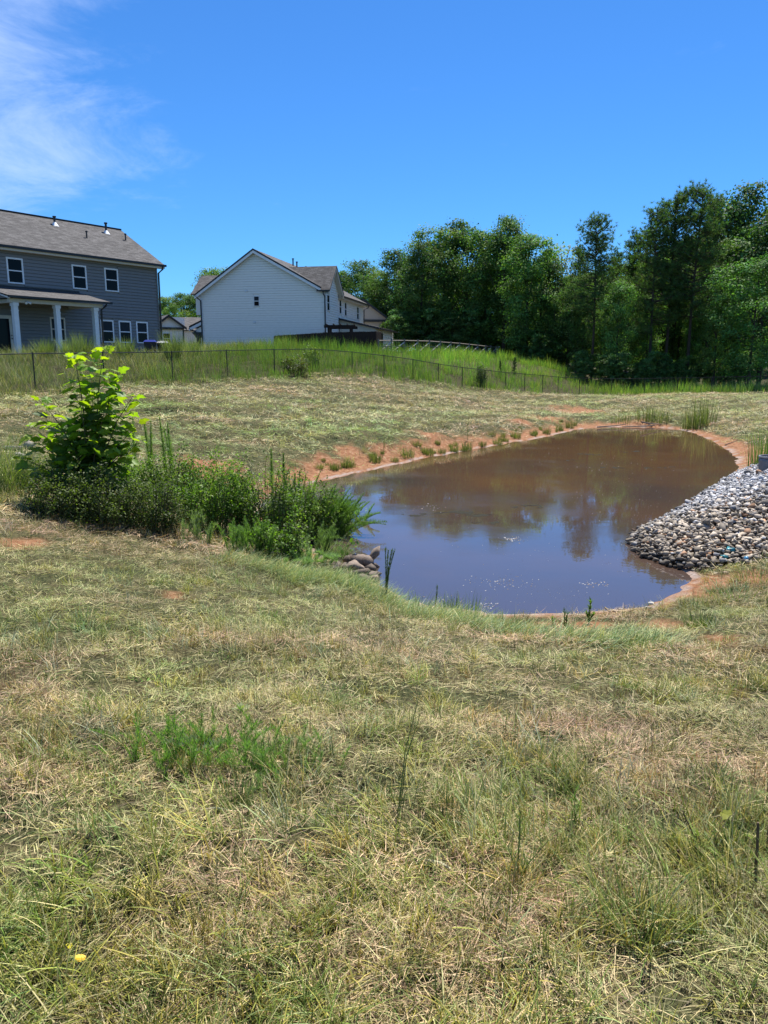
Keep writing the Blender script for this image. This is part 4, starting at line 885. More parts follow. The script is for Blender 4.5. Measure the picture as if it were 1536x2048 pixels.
# ------------------------------------------------------------------ trees
def leaf_quads(g, P, Nrm, size, cols, bend=.25):
    """small folded leaves at points P"""
    n = len(P); t = np.cross(Nrm, g.normal(size=(n, 3))); t /= np.linalg.norm(t, axis=1, keepdims=True) + 1e-9; b = np.cross(Nrm, t)
    s = size[:, None] if hasattr(size, '__len__') else size
    A = P - t * s * .55; B = P + b * s * .34 + Nrm * s * bend * .3; Cc = P + t * s * .6; D = P - b * s * .34 + Nrm * s * bend * .3
    V = np.stack([A, B, Cc, D], 1).reshape(-1, 3); i = np.arange(n)[:, None] * 4
    F = np.concatenate([i + [0, 1, 2], i + [0, 2, 3]], 0)
    return V, F, np.repeat(cols, 4, 0)
def unit(v): return v / (np.linalg.norm(v, axis=-1, keepdims=True) + 1e-9)
def broadleaf(seed, H=14., W=4.2, low=.16, nl=9, ncl=230, per=62, col=(.062, .095, .024), leaf=.22, sparse=1.0):
    """crown of leaf clumps carried on lobes round a trunk with limbs"""
    g = np.random.default_rng(seed); lobes = []
    for k in range(nl):
        z = H * (low + .08 + (.88 - low) * (k + .5) / nl); f = math.sin(math.pi * np.clip((z / H - low * .5) / (1.06 - low * .5), 0, 1)) ** .7
        a = k * 2.4 + g.uniform(-.5, .5); rr = W * f * g.uniform(.35, .62); lobes.append((np.array([rr * math.cos(a), rr * math.sin(a), z]), W * g.uniform(.42, .6) * (.55 + .5 * f)))
    lobes.append((np.array([0, 0, H * .9]), W * .42))
    Vs, Fs, Cs, off = [], [], [], 0
    base = np.array(col)
    for c in range(int(ncl * sparse)):
        ctr, r = lobes[g.integers(len(lobes))]
        d = unit(g.normal(size=3) + np.array([0, 0, .35])); p = ctr + d * r * np.array([1, 1, .85]) * g.uniform(.62, 1.08); p[2] = min(p[2], H)
        n = int(per * g.uniform(.6, 1.4)); rad = g.uniform(.045, .085) * H * .75
        q = g.normal(size=(n, 3)) * rad * np.array([.62, .62, .42]); P = p + q
        N_ = unit(unit(q) * .5 + d * .4 + np.array([0, 0, .55]) + g.normal(size=(n, 3)) * .5)
        cc = base * 1.6 * g.uniform(.55, 1.6) * np.array([g.uniform(.7, 1.12), 1, g.uniform(.85, 1.4)])
        cols = cc[None] * g.uniform(.7, 1.35, (n, 1)); sz = leaf * g.uniform(.65, 1.3, n)
        v, f, k = leaf_quads(g, P, N_, sz, cols); Vs.append(v); Fs.append(f + off); Cs.append(k); off += len(v)
    crown = mesh_data('crown', np.concatenate(Vs), np.concatenate(Fs), M['leaf'], col=np.concatenate(Cs))
    mb = MB(); lean = g.normal(0, .25, 2); pts = [np.array([lean[0] * t * t + .12 * math.sin(5 * t + seed), lean[1] * t * t, t * H * .9]) for t in np.linspace(0, 1, 8)]
    mb.tube([np.array([0, 0, -.6])] + pts, [.017 * H] + list(np.linspace(.0155, .003, 8) * H), 7)
    for ctr, r in lobes[:-1]:
        z = max(.18, ctr[2] / H - .2); i = z / .9; s = np.array([lean[0] * i * i, lean[1] * i * i, z * H]); m_ = (s + ctr) / 2 + [0, 0, -.15]
        mb.tube([s, m_, ctr, ctr + (ctr - s) * .25], np.array([.0055, .004, .0026, .0012]) * H, 5)
    return crown, mb.data('trunk', M['bark'])
def pine(seed, H=18., W=3.0, start=.36, nb=92, col=(.042, .075, .03)):
    g = np.random.default_rng(seed); mb = MB(); lean = g.normal(0, .2)
    pts = [np.array([lean * t * t, .1 * math.sin(4 * t), t * H]) for t in np.linspace(0, 1, 9)]
    mb.tube([np.array([0, 0, -.6])] + pts, [.0105 * H] + list(np.linspace(.0098, .0014, 9) * H), 7)
    tips = []
    for k in range(nb):
        t = start + (.985 - start) * ((k + g.random()) / nb) ** .85; f = (1 - (t - start) / (1 - start)); ln = W * (.28 + .85 * f ** .75) * g.uniform(.55, 1.15)
        if f > .8: ln *= g.uniform(.5, 1)
        a = g.uniform(0, 6.283); up = g.uniform(-.05, .45) + .5 * (1 - f); s = np.array([lean * t * t, 0, t * H]); d = np.array([math.cos(a), math.sin(a), up])
        e = s + d * ln; m_ = s + d * ln * .5 + [0, 0, -.12]; mb.tube([s, m_, e], np.array([.0032, .0022, .001]) * H, 4, False)
        nt = int(7 + ln * 6.5)
        for q in range(nt):
            fr = g.uniform(.3, 1.05); p = s + d * ln * fr + [0, 0, -.12 * 4 * fr * (1 - fr)] + g.normal(0, .24 + .06 * ln, 3) * [1, 1, .6]
            if q < 2: mb.tube([s + d * ln * fr * .8, p], [.0012 * H, .0006 * H], 3, False)
            tips.append(p)
    for q in range(10): tips.append(np.array([lean, 0, H]) + g.normal(0, .2, 3) * [1, 1, 1.4])
    Vs, Fs, Cs, off = [], [], [], 0
    tips = np.array(tips); nn = 17
    for p in tips:
        ax = unit(np.array([g.normal(0, .35), g.normal(0, .35), 1.0])); d = unit(g.normal(size=(nn, 3)) + ax * .9); ln = g.uniform(.2, .42, nn)[:, None]; w = unit(np.cross(d, g.normal(size=(nn, 3)))) * g.uniform(.016, .028, nn)[:, None]
        V = np.stack([p - w, p + w, p + d * ln], 1).reshape(-1, 3); Vs.append(V); Fs.append(np.arange(nn * 3).reshape(-1, 3) + off); off += nn * 3
        c = np.array(col) * 1.2 * g.uniform(.65, 1.5) * np.array([g.uniform(.8, 1.3), 1, g.uniform(.8, 1.15)]); Cs.append(np.repeat(c[None] * g.uniform(.8, 1.25, (nn, 1)), 3, 0))
    return mesh_data('crown', np.concatenate(Vs), np.concatenate(Fs), M['leaf'], col=np.concatenate(Cs)), mb.data('trunk', M['bark'])
KIND = {
    'oakA': (broadleaf(101, 14, 4.4, .12), 14), 'oakB': (broadleaf(102, 14, 4.0, .10, 10, col=(.055, .085, .026)), 14), 'oakC': (broadleaf(103, 14, 4.8, .10, 8, 250, col=(.085, .125, .028)), 14),
    'gum': (broadleaf(104, 15, 3.2, .10, 11, 230, col=(.085, .135, .03)), 15), 'pale': (broadleaf(105, 14, 3.0, .35, 8, 120, 34, (.15, .16, .095), .22, .8), 14), 'low': (broadleaf(106, 5, 2.3, .02, 7, 150, 56, (.07, .11, .03), .16), 5),
    'bright': (broadleaf(107, 8, 3.0, .03, 8, 300, 60, (.07, .12, .03), .12), 8), 'pineA': (pine(201, col=(.068, .115, .04)), 18), 'pineB': (pine(202, 18, 2.7, .30, 92, (.072, .12, .04)), 18), 'pineC': (pine(203, 12, 1.5, .15, 60, (.04, .075, .03)), 12), 'bush': (broadleaf(108, 2.4, 1.6, .0, 6, 90, 42, (.07, .105, .035), .13), 2.4)}
TREE_N = [0]
def tree(kind, u, vt, Y, label, wide=1.0, name=None, group=None, cat='tree', h=None):
    (cr, tk), H = KIND[kind]; x = at_depth(u, vt, Y)[0]; z0 = land1(x, Y); top = at_depth(u, vt, Y)[2]; s = (h if h else (top - z0)) / H
    t = empty(name or ('pine_tree' if 'pine' in kind else 'broadleaf_tree'), (x, Y, z0), (TREE_N[0] * 2.39996) % 6.283); TREE_N[0] += 1
    tag(t, label, cat, group)
    ws = s * wide
    obj('trunk', tk, t, scale=(s, s, s)); obj('crown', cr, t, scale=(ws, ws, s))
    return t
W1 = 'trees along the front of the wood'; W2 = 'trees standing deeper in the wood'
FRONT = [
    ('oakB', 690, 545, 112, 'dark green tree rising right behind the white house gable', 1.1), ('oakA', 728, 527, 108, 'round topped green tree above the lean-to at the white house', 1.1), ('oakC', 770, 545, 98, 'mid green tree just past the beige house end', 1.0),
    ('oakB', 806, 503, 96, 'rounded dark oak where the wood starts to rise from the houses', 1.1), ('oakA', 845, 492, 92, 'grey green oak behind the middle of the braced fence', .95), ('oakC', 890, 462, 94, 'tall domed tree above the far half of the braced fence', 1.0),
    ('oakB', 935, 450, 96, 'tall dense tree at the crest of the wood beside the open crowned one', .95), ('gum', 975, 462, 92, 'narrow leafy tree right of the wood crest', 1.2), ('oakA', 1012, 441, 90, 'highest open crowned tree over the end of the braced fence', .8),
    ('gum', 1058, 466, 82, 'bright sunlit green tree behind the hill end', 1.15), ('oakB', 1088, 505, 84, 'dark tree between the sunlit green one and the thin pale one', .8), ('pale', 1122, 487, 86, 'thin pale tree with sky showing through its crown', 1.1),
    ('pineA', 1198, 441, 72, 'dark pine with tufted flat top standing alone left of the big pines', 1.15), ('pineB', 1267, 470, 76, 'slim spire topped pine in the gap between the big pines', .8), ('pineB', 1320, 415, 70, 'tall feathery pine left of the tallest one', 1.1),
    ('pineA', 1352, 396, 72, 'tall pine crowding the tallest one', 1.05), ('pineA', 1402, 377, 70, 'tallest pine of the wood with ragged tufted top', 1.1), ('oakB', 1480, 383, 78, 'tall dark broadleaf beside the tallest pine at the picture edge', .95),
    ('oakB', 1545, 430, 72, 'big sunlit broadleaf cut off by the picture edge', 1.2), ('bright', 1520, 520, 64, 'light green leaning broadleaf low at the picture edge', 1.15), ('pineC', 1140, 560, 80, 'young bushy pine below the thin pale tree', 1.5),
    ('pineC', 1105, 590, 82, 'small dense pine at the end of the grassy hill', 1.5), ('gum', 1240, 560, 68, 'slender green tree under the spire topped pine', .9), ('oakA', 1160, 560, 78, 'shaded leafy tree beside the lone dark pine', .9),
    ('oakC', 1440, 600, 66, 'green understory tree in front of the tallest pine', .8), ('gum', 1300, 590, 74, 'leafy understory tree at the foot of the feathery pine', .9),
    ('pineB', 1232, 505, 80, 'narrow pine just right of the lone dark pine', .75), ('pineA', 1165, 500, 84, 'pine half hidden left of the lone dark pine', .8), ('pineB', 1436, 405, 76, 'slender pine between the tallest pine and the dark broadleaf', .85), ('pineB', 1290, 470, 82, 'thin pine rising in the gap behind the spire', .8), ('oakA', 1360, 520, 80, 'broadleaf filling the gap between the tall pines', 1.0)]
for k, u, vt, Y, lb, wd in FRONT: tree(k, u, vt, Y, lb, wd)
gb = np.random.default_rng(71)
for i in range(34):      # deeper rows close the wood
    u = 690 + (i % 17) * 56 + gb.uniform(-20, 20); r_ = i // 17; Y = (104, 122)[r_] + gb.uniform(-5, 5)
    vt = np.interp(u, [690, 800, 900, 1010, 1120, 1200, 1330, 1400, 1600], [560, 530, 490, 475, 540, 520, 470, 440, 450]) + 22 + 18 * r_ + gb.uniform(-10, 25)
    tree(('oakA', 'oakB', 'oakC', 'gum')[i % 4], u, vt, Y, 'shaded broadleaf tree deeper in the wood', 1.15, group=W2)
for i in range(15):      # thin trunks and saplings in the shade of the edge
    u = 1120 + i * 30 + gb.uniform(-10, 10); tree(('gum', 'oakB', 'oakA')[i % 3], u, 585 + gb.uniform(-25, 45), 80 + gb.uniform(-6, 6), 'slim understory tree in the shade of the wood', .8, group='understory trees of the wood')
for i in range(26):
    u = 1075 + i * 19 + gb.uniform(-8, 8); tree('low', u, 0, (64.5 if u > 1185 else 78) + gb.uniform(0, 5), 'leafy shrub at the shaded foot of the wood', 1.15, name='woodland_shrub', group='shrubs at the edge of the wood', cat='shrub', h=gb.uniform(1.4, 3.4))
for i in range(15):
    u = 775 + i * 21 + gb.uniform(-8, 8); tree('low', u, 0, 90 + gb.uniform(-2, 5), 'leafy shrub behind the braced fence', 1.2, name='woodland_shrub', group='shrubs behind the braced fence', cat='shrub', h=gb.uniform(3, 5.5))
for i in range(20):
    u = 1040 + i * 27 + gb.uniform(-8, 8); tree('low', u, 0, 112 + gb.uniform(-4, 6), 'dim leafy undergrowth shrub far back under the wood', 1.3, name='woodland_shrub', group='undergrowth far back in the wood', cat='shrub', h=gb.uniform(6, 8.5))
for u, vt, Y, k, lb in [(330, 596, 128, 'oakC', 'green tree against the sky beside the grey house corner'), (362, 590, 130, 'oakA', 'green tree above the small house roof'), (392, 585, 124, 'oakB', 'dark tree touching the white house corner'), (345, 610, 118, 'gum', 'lower green tree behind the small house'), (424, 540, 118, 'oakC', 'treetop peeking over the white house roof')]: tree(k, u, vt, Y, lb, 1.2)
tree('pineC', 1030, 715, 58, 'little dark pine seedling in the tall grass on the hill', 1.2, name='pine_sapling', cat='sapling'); tree('pineC', 1001, 722, 57, 'smaller pine seedling beside the other one on the hill', 1.2, name='pine_sapling', cat='sapling')

# ------------------------------------------------------------------ plants by the pond
gq = np.random.default_rng(81)
def local_grass(g, n, r, L, W, lean, curl, pal, seg=3, bias=None, sp=3.2, squash=1.0, base_shade=.7):
    q = r * np.sqrt(g.random(n)); a = g.uniform(0, 6.283, n); x, y = q * np.cos(a), q * np.sin(a) * squash
    az = (np.arctan2(y, x) + g.normal(0, .7, n)) if bias is None else bias + g.normal(0, sp, n)
    return blade_geo(g, x, y, np.zeros(n) - .02, az, g.uniform(*L, n), g.uniform(*W, n), g.uniform(*lean, n), g.uniform(*curl, n), pick(g, pal, n), seg, base_shade)
def plant(name, label, cat, p, rz=0.0, group=None):
    e = empty(name, tuple(p), rz); tag(e, label, cat, group); return e
def part(name, geo, mat, parent):
    V, F, c = merge(geo) if isinstance(geo, list) else geo
    return obj(name, mesh_data(name, V, F, mat, col=c), parent)
# --- young sycamore with big lobed leaves, each leaf on its own
def lobed_leaf(g, cup, fold):
    half = [(.02, .10), (-.10, .26), (.06, .30), (.14, .40), (.30, .56), (.38, .40), (.46, .30), (.62, .34), (.74, .30), (.80, .14)]
    pts = [(0, 0)] + half + [(1.0, 0)] + [(x, -y) for x, y in reversed(half)]
    pts = [(x + g.normal(0, .018), y + g.normal(0, .018)) for x, y in pts]; c = (.38, 0)
    def z(x, y): return fold * abs(y) - cup * ((x - .38) ** 2 + y * y)
    V = [(*c, 0)] + [(x, y, z(x, y)) for x, y in pts]; n = len(pts)
    return V, [(0, 1 + i, 1 + (i + 1) % n) for i in range(n)]
LEAF_ME = []
for k in range(6):
    V, F = lobed_leaf(gq, gq.uniform(.1, .7), gq.uniform(.0, .45)); c = [(.10, .17, .026), (.085, .15, .026), (.075, .125, .034), (.12, .20, .024), (.16, .23, .02), (.17, .23, .022)][k]
    col = np.repeat(np.array(c)[None], len(V), 0) * gq.uniform(.9, 1.1, (len(V), 1)); col[0] *= 1.3
    LEAF_ME.append(mesh_data('leaf', V, F, M['bigleaf'], col=col))
def aim(d, n):
    """euler that points a leaf along d with its face turned to n"""
    import mathutils
    x = unit(d); z = unit(n - x * (n @ x)); y = np.cross(z, x)
    return mathutils.Matrix(((x[0], y[0], z[0]), (x[1], y[1], z[1]), (x[2], y[2], z[2]))).to_euler()
def sycamore():
    g = np.random.default_rng(91); b = ground_at(190, 1020); t = plant('sycamore_sapling', 'young sycamore with big lobed bright green leaves in the thicket', 'sapling', b)
    stems = [(207, 700, .15, 46), (149, 712, .0, 43), (266, 792, -.1, 37), (236, 745, .25, 36), (86, 806, -.1, 39), (76, 884, -.3, 29), (42, 915, -.45, 26), (185, 785, .3, 34), (125, 852, .05, 31), (232, 858, -.35, 18), (196, 880, -.45, 18), (160, 800, -.25, 31), (275, 850, -.2, 23), (110, 930, -.5, 14), (215, 800, -.15, 31), (95, 850, .1, 24), (280, 880, -.1, 20), (60, 850, .0, 16), (245, 905, -.4, 18), (150, 900, -.4, 22)]
    mb = MB(); n = 0; spots = []
    for u, v, dy, nl in stems:
        e = at_depth(u, v, b[1] + dy) - b; m1 = np.array([e[0] * .25, e[1] * .4, e[2] * .45]); m2 = np.array([e[0] * .62, e[1] * .75, e[2] * .78])
        pts = [np.zeros(3) + [g.normal(0, .03), g.normal(0, .03), -.05], m1, m2, e]; mb.tube(pts, [.018, .012, .008, .003], 5)
        P4 = np.array(pts)
        for k in range(nl):
            s = .22 + .80 * (k + .5) / nl; s = min(s, 1.0); q = s * 3; i = min(int(q), 2); p = P4[i] + (P4[i + 1] - P4[i]) * (q - i)
            a = k * 2.4 + g.normal(0, .5); top = s > .86
            out = np.array([math.cos(a), math.sin(a), g.uniform(.25, .9) if top else g.uniform(-.45, .35)]); sz = g.uniform(.11, .18) * (.75 if top else 1.0) * (1.3 - .3 * s)
            nrm = np.array([.45 * math.cos(a), .45 * math.sin(a), 1.0]) + g.normal(0, .35, 3)
            n += 1; pe = p + unit(out) * g.uniform(.03, .17) * (.5 if top else 1); spots.append((g.integers(3, 6) if (top or g.random() < .22) else g.integers(0, 4), pe, aim(out + np.array([0, 0, -.15]), nrm), sz * 1.25))
    mb.build('trunk', M['stem'], t)
    # the 300 leaves nearest the viewer stand singly, the rest of the crown is one part behind them
    spots.sort(key=lambda q: q[1][1] - .6 * q[3]); rest = []
    for k, (m_, pe, ro, s_) in enumerate(spots):
        if k < 300: obj('leaf', LEAF_ME[m_], t, pe, ro, (s_,) * 3)
        else:
            V = np.array([v.co[:] for v in LEAF_ME[m_].vertices]) * s_ @ np.array(ro.to_matrix()).T + pe; nF = np.array([q.vertices[:] for q in LEAF_ME[m_].polygons]); cA = np.array([d.color[:3] for d in LEAF_ME[m_].attributes['Col'].data]); rest.append((V, nF, cA))
    if rest: tag(part('crown', rest, M['bigleaf'], t), kind='stuff')
sycamore()
def bramble(name, label, u, v, w, h, ns, nl, leaf, cols, seed, lift=.0, cat='shrub', bias=(0, 0), dep=.8, mat='bush'):
    """arching stems set with small leaves"""
    g = np.random.default_rng(seed); b = ground_at(u, v); t = plant(name, label, cat, b); mb = MB(); P, N_, Cc, S = [], [], [], []
    cols = np.array(cols)
    for k in range(ns):
        a = g.uniform(0, 6.283); q = .55 * w * math.sqrt(g.random()); s = np.array([q * math.cos(a), q * math.sin(a) * dep, -.05]); a2 = a + g.normal(0, .7); hh = h * g.uniform(.35, 1.2) * (1.1 - 1.3 * (q / w) ** 2); r = w * g.uniform(.15, .5)
        e = s + np.array([math.cos(a2) * r + bias[0] * r * 2, math.sin(a2) * r * dep + bias[1] * r * 2, hh * g.uniform(.6, 1.0)]); m_ = (s + e) / 2 + [0, 0, hh * .32]
        mb.tube([s, m_, e], [.006, .0045, .002], 3, False)
        tt = g.uniform(.12, 1.05, nl)[:, None]; c = (1 - tt) ** 2 * s + 2 * tt * (1 - tt) * (m_ * 2 - (s + e) / 2) + tt ** 2 * e
        c = c + g.normal(0, leaf * 1.3, (nl, 3)); P.append(c); N_.append(unit(g.normal(size=(nl, 3)) * .65 + [0, 0, .8])); S.append(leaf * g.uniform(.6, 1.4, nl)); Cc.append(cols[g.integers(len(cols))] * g.uniform(.65, 1.4, (nl, 1)))
    geo = leaf_quads(g, np.concatenate(P), np.concatenate(N_), np.concatenate(S), np.concatenate(Cc)); k = geo[0][:, 2] < -.02; geo[0][k, 2] = .0
    part('foliage', geo, M[mat], t); mb.build('stem', M['stem'], t); return t
DK = [(.06, .09, .022), (.085, .12, .03), (.05, .075, .02), (.12, .16, .04)]; MG = [(.10, .19, .026), (.135, .235, .032), (.075, .14, .022), (.17, .26, .04)]
bramble('bramble', 'low dark bramble under the outer sycamore shoots', 120, 1035, 0.57, 0.69, 94, 48, .030, DK, 1)
bramble('bramble', 'dark small leaved bramble in the shade below the sycamore', 205, 1050, 0.69, 0.75, 121, 51, .030, DK, 2)
bramble('bramble', 'dark bramble with dusty leaves between the sycamore and the dog fennel', 300, 1062, 0.63, 0.78, 114, 51, .030, DK, 3)
bramble('bramble', 'mid green leafy bush behind the bramble in the thicket', 345, 1010, 0.63, 0.94, 108, 48, .034, MG, 4)
bramble('leafy_bush', 'bushy green shrub in the middle of the thicket', 415, 1060, 0.63, 1.00, 121, 51, .034, MG, 5)
bramble('leafy_bush', 'tall dark green shrub under the two dog fennel plumes', 530, 1085, 0.71, 1.25, 162, 54, .036, DK + MG, 6)
bramble('leafy_bush', 'dense dark shrub leaning toward the water', 600, 1085, 0.57, 1.15, 121, 51, .034, MG + DK, 7, bias=(.25, 0))
bramble('bramble', 'low bramble at the back of the thicket below the sapling', 240, 985, 0.63, 0.75, 94, 45, .032, MG, 8)
bramble('bramble', 'small bramble at the far left foot of the thicket', 85, 985, 0.46, 0.62, 60, 45, .032, DK, 9)
bramble('leafy_bush', 'bright leafy bush bulging over the water side of the thicket', 655, 1085, .55, .85, 95, 44, .034, MG, 10, bias=(.3, 0))
bramble('leafy_bush', 'low green shrub at the front foot of the thicket', 560, 1118, .45, .55, 80, 44, .032, DK + MG, 44)
bramble('leafy_bush', 'lush green shrub between the sycamore and the plumes', 460, 1040, .6, 1.1, 110, 44, .036, MG, 45)
FEN = [(.10, .18, .04), (.13, .22, .05), (.08, .14, .035), (.16, .24, .06)]
def fennel(name, label, u, v, h, ns, spread, seed, lean=(0, 0), dens=240, thread=(.05, .12), cols=FEN, arch=0.0, cat='weed', base=.12, w=.0026, depth=None, group=None):
    """feathery upright stems clothed in thread leaves"""
    g = np.random.default_rng(seed); b = ground_at(u, v) if depth is None else at_depth(u, v, depth); t = plant(name, label, cat, b, group=group); mb = MB(); geo = []
    for k in range(ns):
        a = g.uniform(0, 6.283); s = np.array([base * g.normal(), base * g.normal() * .7, -.05]); hh = h * g.uniform(.7, 1.05) if k else h
        d = np.array([lean[0] + spread * g.normal(), lean[1] + spread * g.normal() * .6, 1.0]); e = s + unit(d) * hh; m_ = s + unit(d * np.array([.5, .5, 1])) * hh * .55; e = e - [0, 0, arch * hh * abs(d[0])]
        k_ = min(1.0, h) ** 1.5; mb.tube([s, m_, e], [.007 * k_, .005 * k_, .0015 * k_], 4, False)
        n = int(dens * hh); tt = g.uniform(.12, 1.0, n)[:, None]; c = (1 - tt) ** 2 * s + 2 * tt * (1 - tt) * m_ + tt ** 2 * e; up = unit(e - s)
        az = np.arctan2(up[1], up[0]) + g.uniform(-3.14, 3.14, n); prof = (.35 + 1.1 * np.sin(np.pi * np.clip(tt[:, 0], 0, 1) ** .8)) * .8
        geo.append(blade_geo(g, c[:, 0], c[:, 1], c[:, 2], az, g.uniform(*thread, n) * prof, np.full(n, w), g.uniform(.35, .95, n), g.uniform(-.5, .1, n), pick(g, cols, n), 2, .85))
    part('foliage', geo, M['bush'], t); mb.build('stem', M['green_stem'], t); return t
fennel('dog_fennel', 'tall feathery dog fennel plume nearest the sycamore of the standing pair', 527, 1030, 1.3, 1, .0, 11, dens=700, thread=(.07, .15), w=.0038)
fennel('dog_fennel', 'second taller narrow dog fennel plume of the standing pair', 556, 1030, 1.25, 1, .0, 12, dens=1300, thread=(.06, .11), w=.004)
fennel('dog_fennel', 'clump of feathery dog fennel right beside the sycamore', 318, 985, 1.35, 6, .06, 13, dens=520, thread=(.07, .15), w=.0036, base=.14)
fennel('dog_fennel', 'yellow green feathery weed behind the leafy bush', 430, 1020, .85, 9, .2, 14, dens=330, cols=[(.14, .19, .05), (.18, .21, .05), (.11, .17, .04)], base=.15)
fennel('dog_fennel', 'feathery weed rising from the back of the thicket', 470, 1010, .9, 6, .16, 15, dens=320, base=.14)
fennel('dog_fennel', 'big feathery weed arching out over the water', 632, 1088, 1.1, 60, .40, 16, lean=(.5, .1), dens=400, thread=(.06, .15), arch=.10, base=.2, cols=[(.10, .19, .035), (.13, .22, .04), (.08, .15, .03)])
fennel('dog_fennel', 'low feathery weed drooping beside the brown rocks', 640, 1100, .6, 18, .35, 17, lean=(.35, -.2), dens=300, arch=.25, base=.16, cols=[(.10, .17, .05), (.13, .2, .07)])
fennel('dog_fennel', 'pale feathery stems flopped over at the front of the thicket', 590, 1112, .5, 14, .5, 18, lean=(-.3, -.7), dens=330, arch=.3, base=.16, cols=[(.16, .23, .11), (.19, .26, .14)])
fennel('dog_fennel', 'pale branching weed at the front between bramble and bush', 395, 1085, .6, 10, .4, 19, lean=(.1, -.3), dens=250, base=.14, cols=[(.17, .23, .11), (.14, .2, .07)])
fennel('dog_fennel', 'slim feathery shoot at the thicket end nearest the pond bank', 610, 1040, .75, 3, .1, 20, dens=420, base=.05)
fennel('dog_fennel', 'soft green feathery mound on the water side of the thicket', 665, 1070, .8, 46, .4, 21, lean=(.3, .1), dens=420, thread=(.06, .14), arch=.1, base=.2, w=.0032, cols=[(.12, .23, .035), (.15, .27, .045), (.09, .17, .03)])
fennel('dog_fennel', 'feathery green mound in front of the plumes', 500, 1105, .55, 34, .4, 22, lean=(-.1, -.25), dens=420, thread=(.05, .12), arch=.15, base=.2, w=.003, cols=[(.12, .22, .05), (.16, .26, .08), (.09, .16, .035)])
fennel('dog_fennel', 'wispy green weeds between bramble and sycamore', 255, 1040, .75, 22, .2, 23, dens=360, thread=(.05, .12), base=.22, w=.003)
fennel('dog_fennel', 'feathery shoots at the back of the thicket near the plumes', 590, 1030, .95, 12, .18, 24, dens=420, thread=(.06, .12), base=.16, w=.0034)
fennel('dog_fennel', 'mint coloured cut fronds lying at the thicket front', 620, 1128, .42, 30, .5, 25, lean=(.1, -1.2), dens=420, thread=(.05, .11), arch=.2, base=.2, w=.003, cols=[(.2, .3, .14), (.17, .26, .1)])
def clump(name, label, u, v, n, r, L, W, lean, curl, pal, seed, bias=None, sp=.6, seg=4, mat='tall', cat='grass clump', group=None, p=None):
    g = np.random.default_rng(seed); b = ground_at(u, v) if p is None else p; t = plant(name, label, cat, b, group=group); part('blade', local_grass(g, n, r, L, W, lean, curl, pal, seg, bias, sp), M[mat], t); return t
GG = [(.11, .17, .045), (.15, .20, .06), (.20, .23, .08), (.08, .13, .035)]
clump('long_grass', 'tall arching grass clump at the picture edge beside the thicket', 8, 985, 420, .35, (.5, 1.25), (.002, .0045), (.05, .5), (.3, 1.1), GG, 31, 0.2, 1.0)
clump('long_grass', 'shorter yellow green grass behind the arching clump at the edge', 60, 965, 260, .3, (.3, .75), (.002, .004), (.05, .5), (.3, 1.0), GG + [yell, pale], 32)
clump('long_grass', 'upright grass growing through the sycamore thicket', 175, 1000, 240, .3, (.4, .9), (.002, .004), (.02, .4), (.1, .8), GG, 33)
clump('long_grass', 'bright grass at the back of the bush thicket', 390, 1010, 260, .3, (.35, .8), (.002, .0045), (.05, .5), (.2, .8), GG, 34)
clump('long_grass', 'green grass spilling from the thicket over the rocks', 668, 1118, 240, .2, (.2, .5), (.002, .004), (.2, .9), (.3, .9), [(.12, .18, .06), mint, (.1, .16, .05)], 35, -.3, .9)
# grass tufts along the red clay margin of the far bank
EDGE = [(640, 938, .22), (667, 940, .2), (704, 936, .22), (750, 926, .42), (790, 925, .26), (815, 915, .40), (856, 911, .38), (884, 908, .28), (907, 904, .36), (934, 901, .42), (965, 893, .28), (995, 890, .3), (1032, 877, .42), (1067, 872, .3), (1093, 868, .36), (1118, 862, .4), (1138, 857, .5), (1012, 884, .24), (1150, 852, .3)]
def edge_tufts():
    g = np.random.default_rng(35); mes = []
    for k in range(4):
        V, F, c = local_grass(g, 150, .34, (.35, 1.0), (.008, .016), (.0, .4), (.0, .5), [(.11, .15, .045), (.15, .18, .05), (.085, .12, .03), (.2, .19, .08)], 2); mes.append(mesh_data('blade', V, F, M['tall'], col=c))
    more = []
    for k in range(34):
        i = g.integers(len(EDGE) - 1); t = g.random(); (u0, v0, h0), (u1, v1, h1) = EDGE[i], EDGE[i + 1]; more.append((u0 + (u1 - u0) * t + g.normal(0, 5), v0 + (v1 - v0) * t + g.uniform(-20, 3), g.uniform(.1, .34)))
    for i, (u, v, h) in enumerate(EDGE + more):
        b = ground_at(u, v); t = plant('shore_tuft', 'upright green grass tuft on the red clay margin of the long bank', 'grass tuft', b, g.uniform(0, 6), 'grass tufts along the clay margin'); obj('blade', mes[i % 4], t, scale=(h * g.uniform(.8, 1.7), h * g.uniform(.8, 1.7), h))
edge_tufts()
for i, (u, v, h, lb) in enumerate([(768, 905, .75, 'thin dry stalk on the clay margin nearest the thicket'), (935, 882, .85, 'thin dry stalk halfway along the clay margin'), (1043, 868, .8, 'thin dry stalk on the clay margin toward the far end')]):
    fennel('dry_stalk', lb, u, v, h, 1, .02, 40 + i, dens=60, thread=(.04, .09), cols=[brown, dark, (.13, .15, .05)], w=.008, base=.0)
for i, (u, v, n, h, lb) in enumerate([(1243, 846, 60, .55, 'short reeds at the far end of the pond behind the sticks'), (1290, 842, 90, .75, 'reeds in the middle of the far pond end'), (1318, 845, 110, .8, 'thicker reeds beside the floating stick end'), (1388, 858, 170, .95, 'tall reed clump on the right shoulder of the far pond end'), (1405, 852, 120, 1.5, 'tallest thin reeds behind the right shoulder clump')]):
    clump('reeds', lb, u, v, n, .55, (h * .45, h * 1.15), (.008, .016), (.0, .3), (.0, .4), [(.12, .17, .045), (.16, .2, .06), (.09, .12, .03), (.21, .2, .09)], 60 + i, cat='reeds', seg=2)
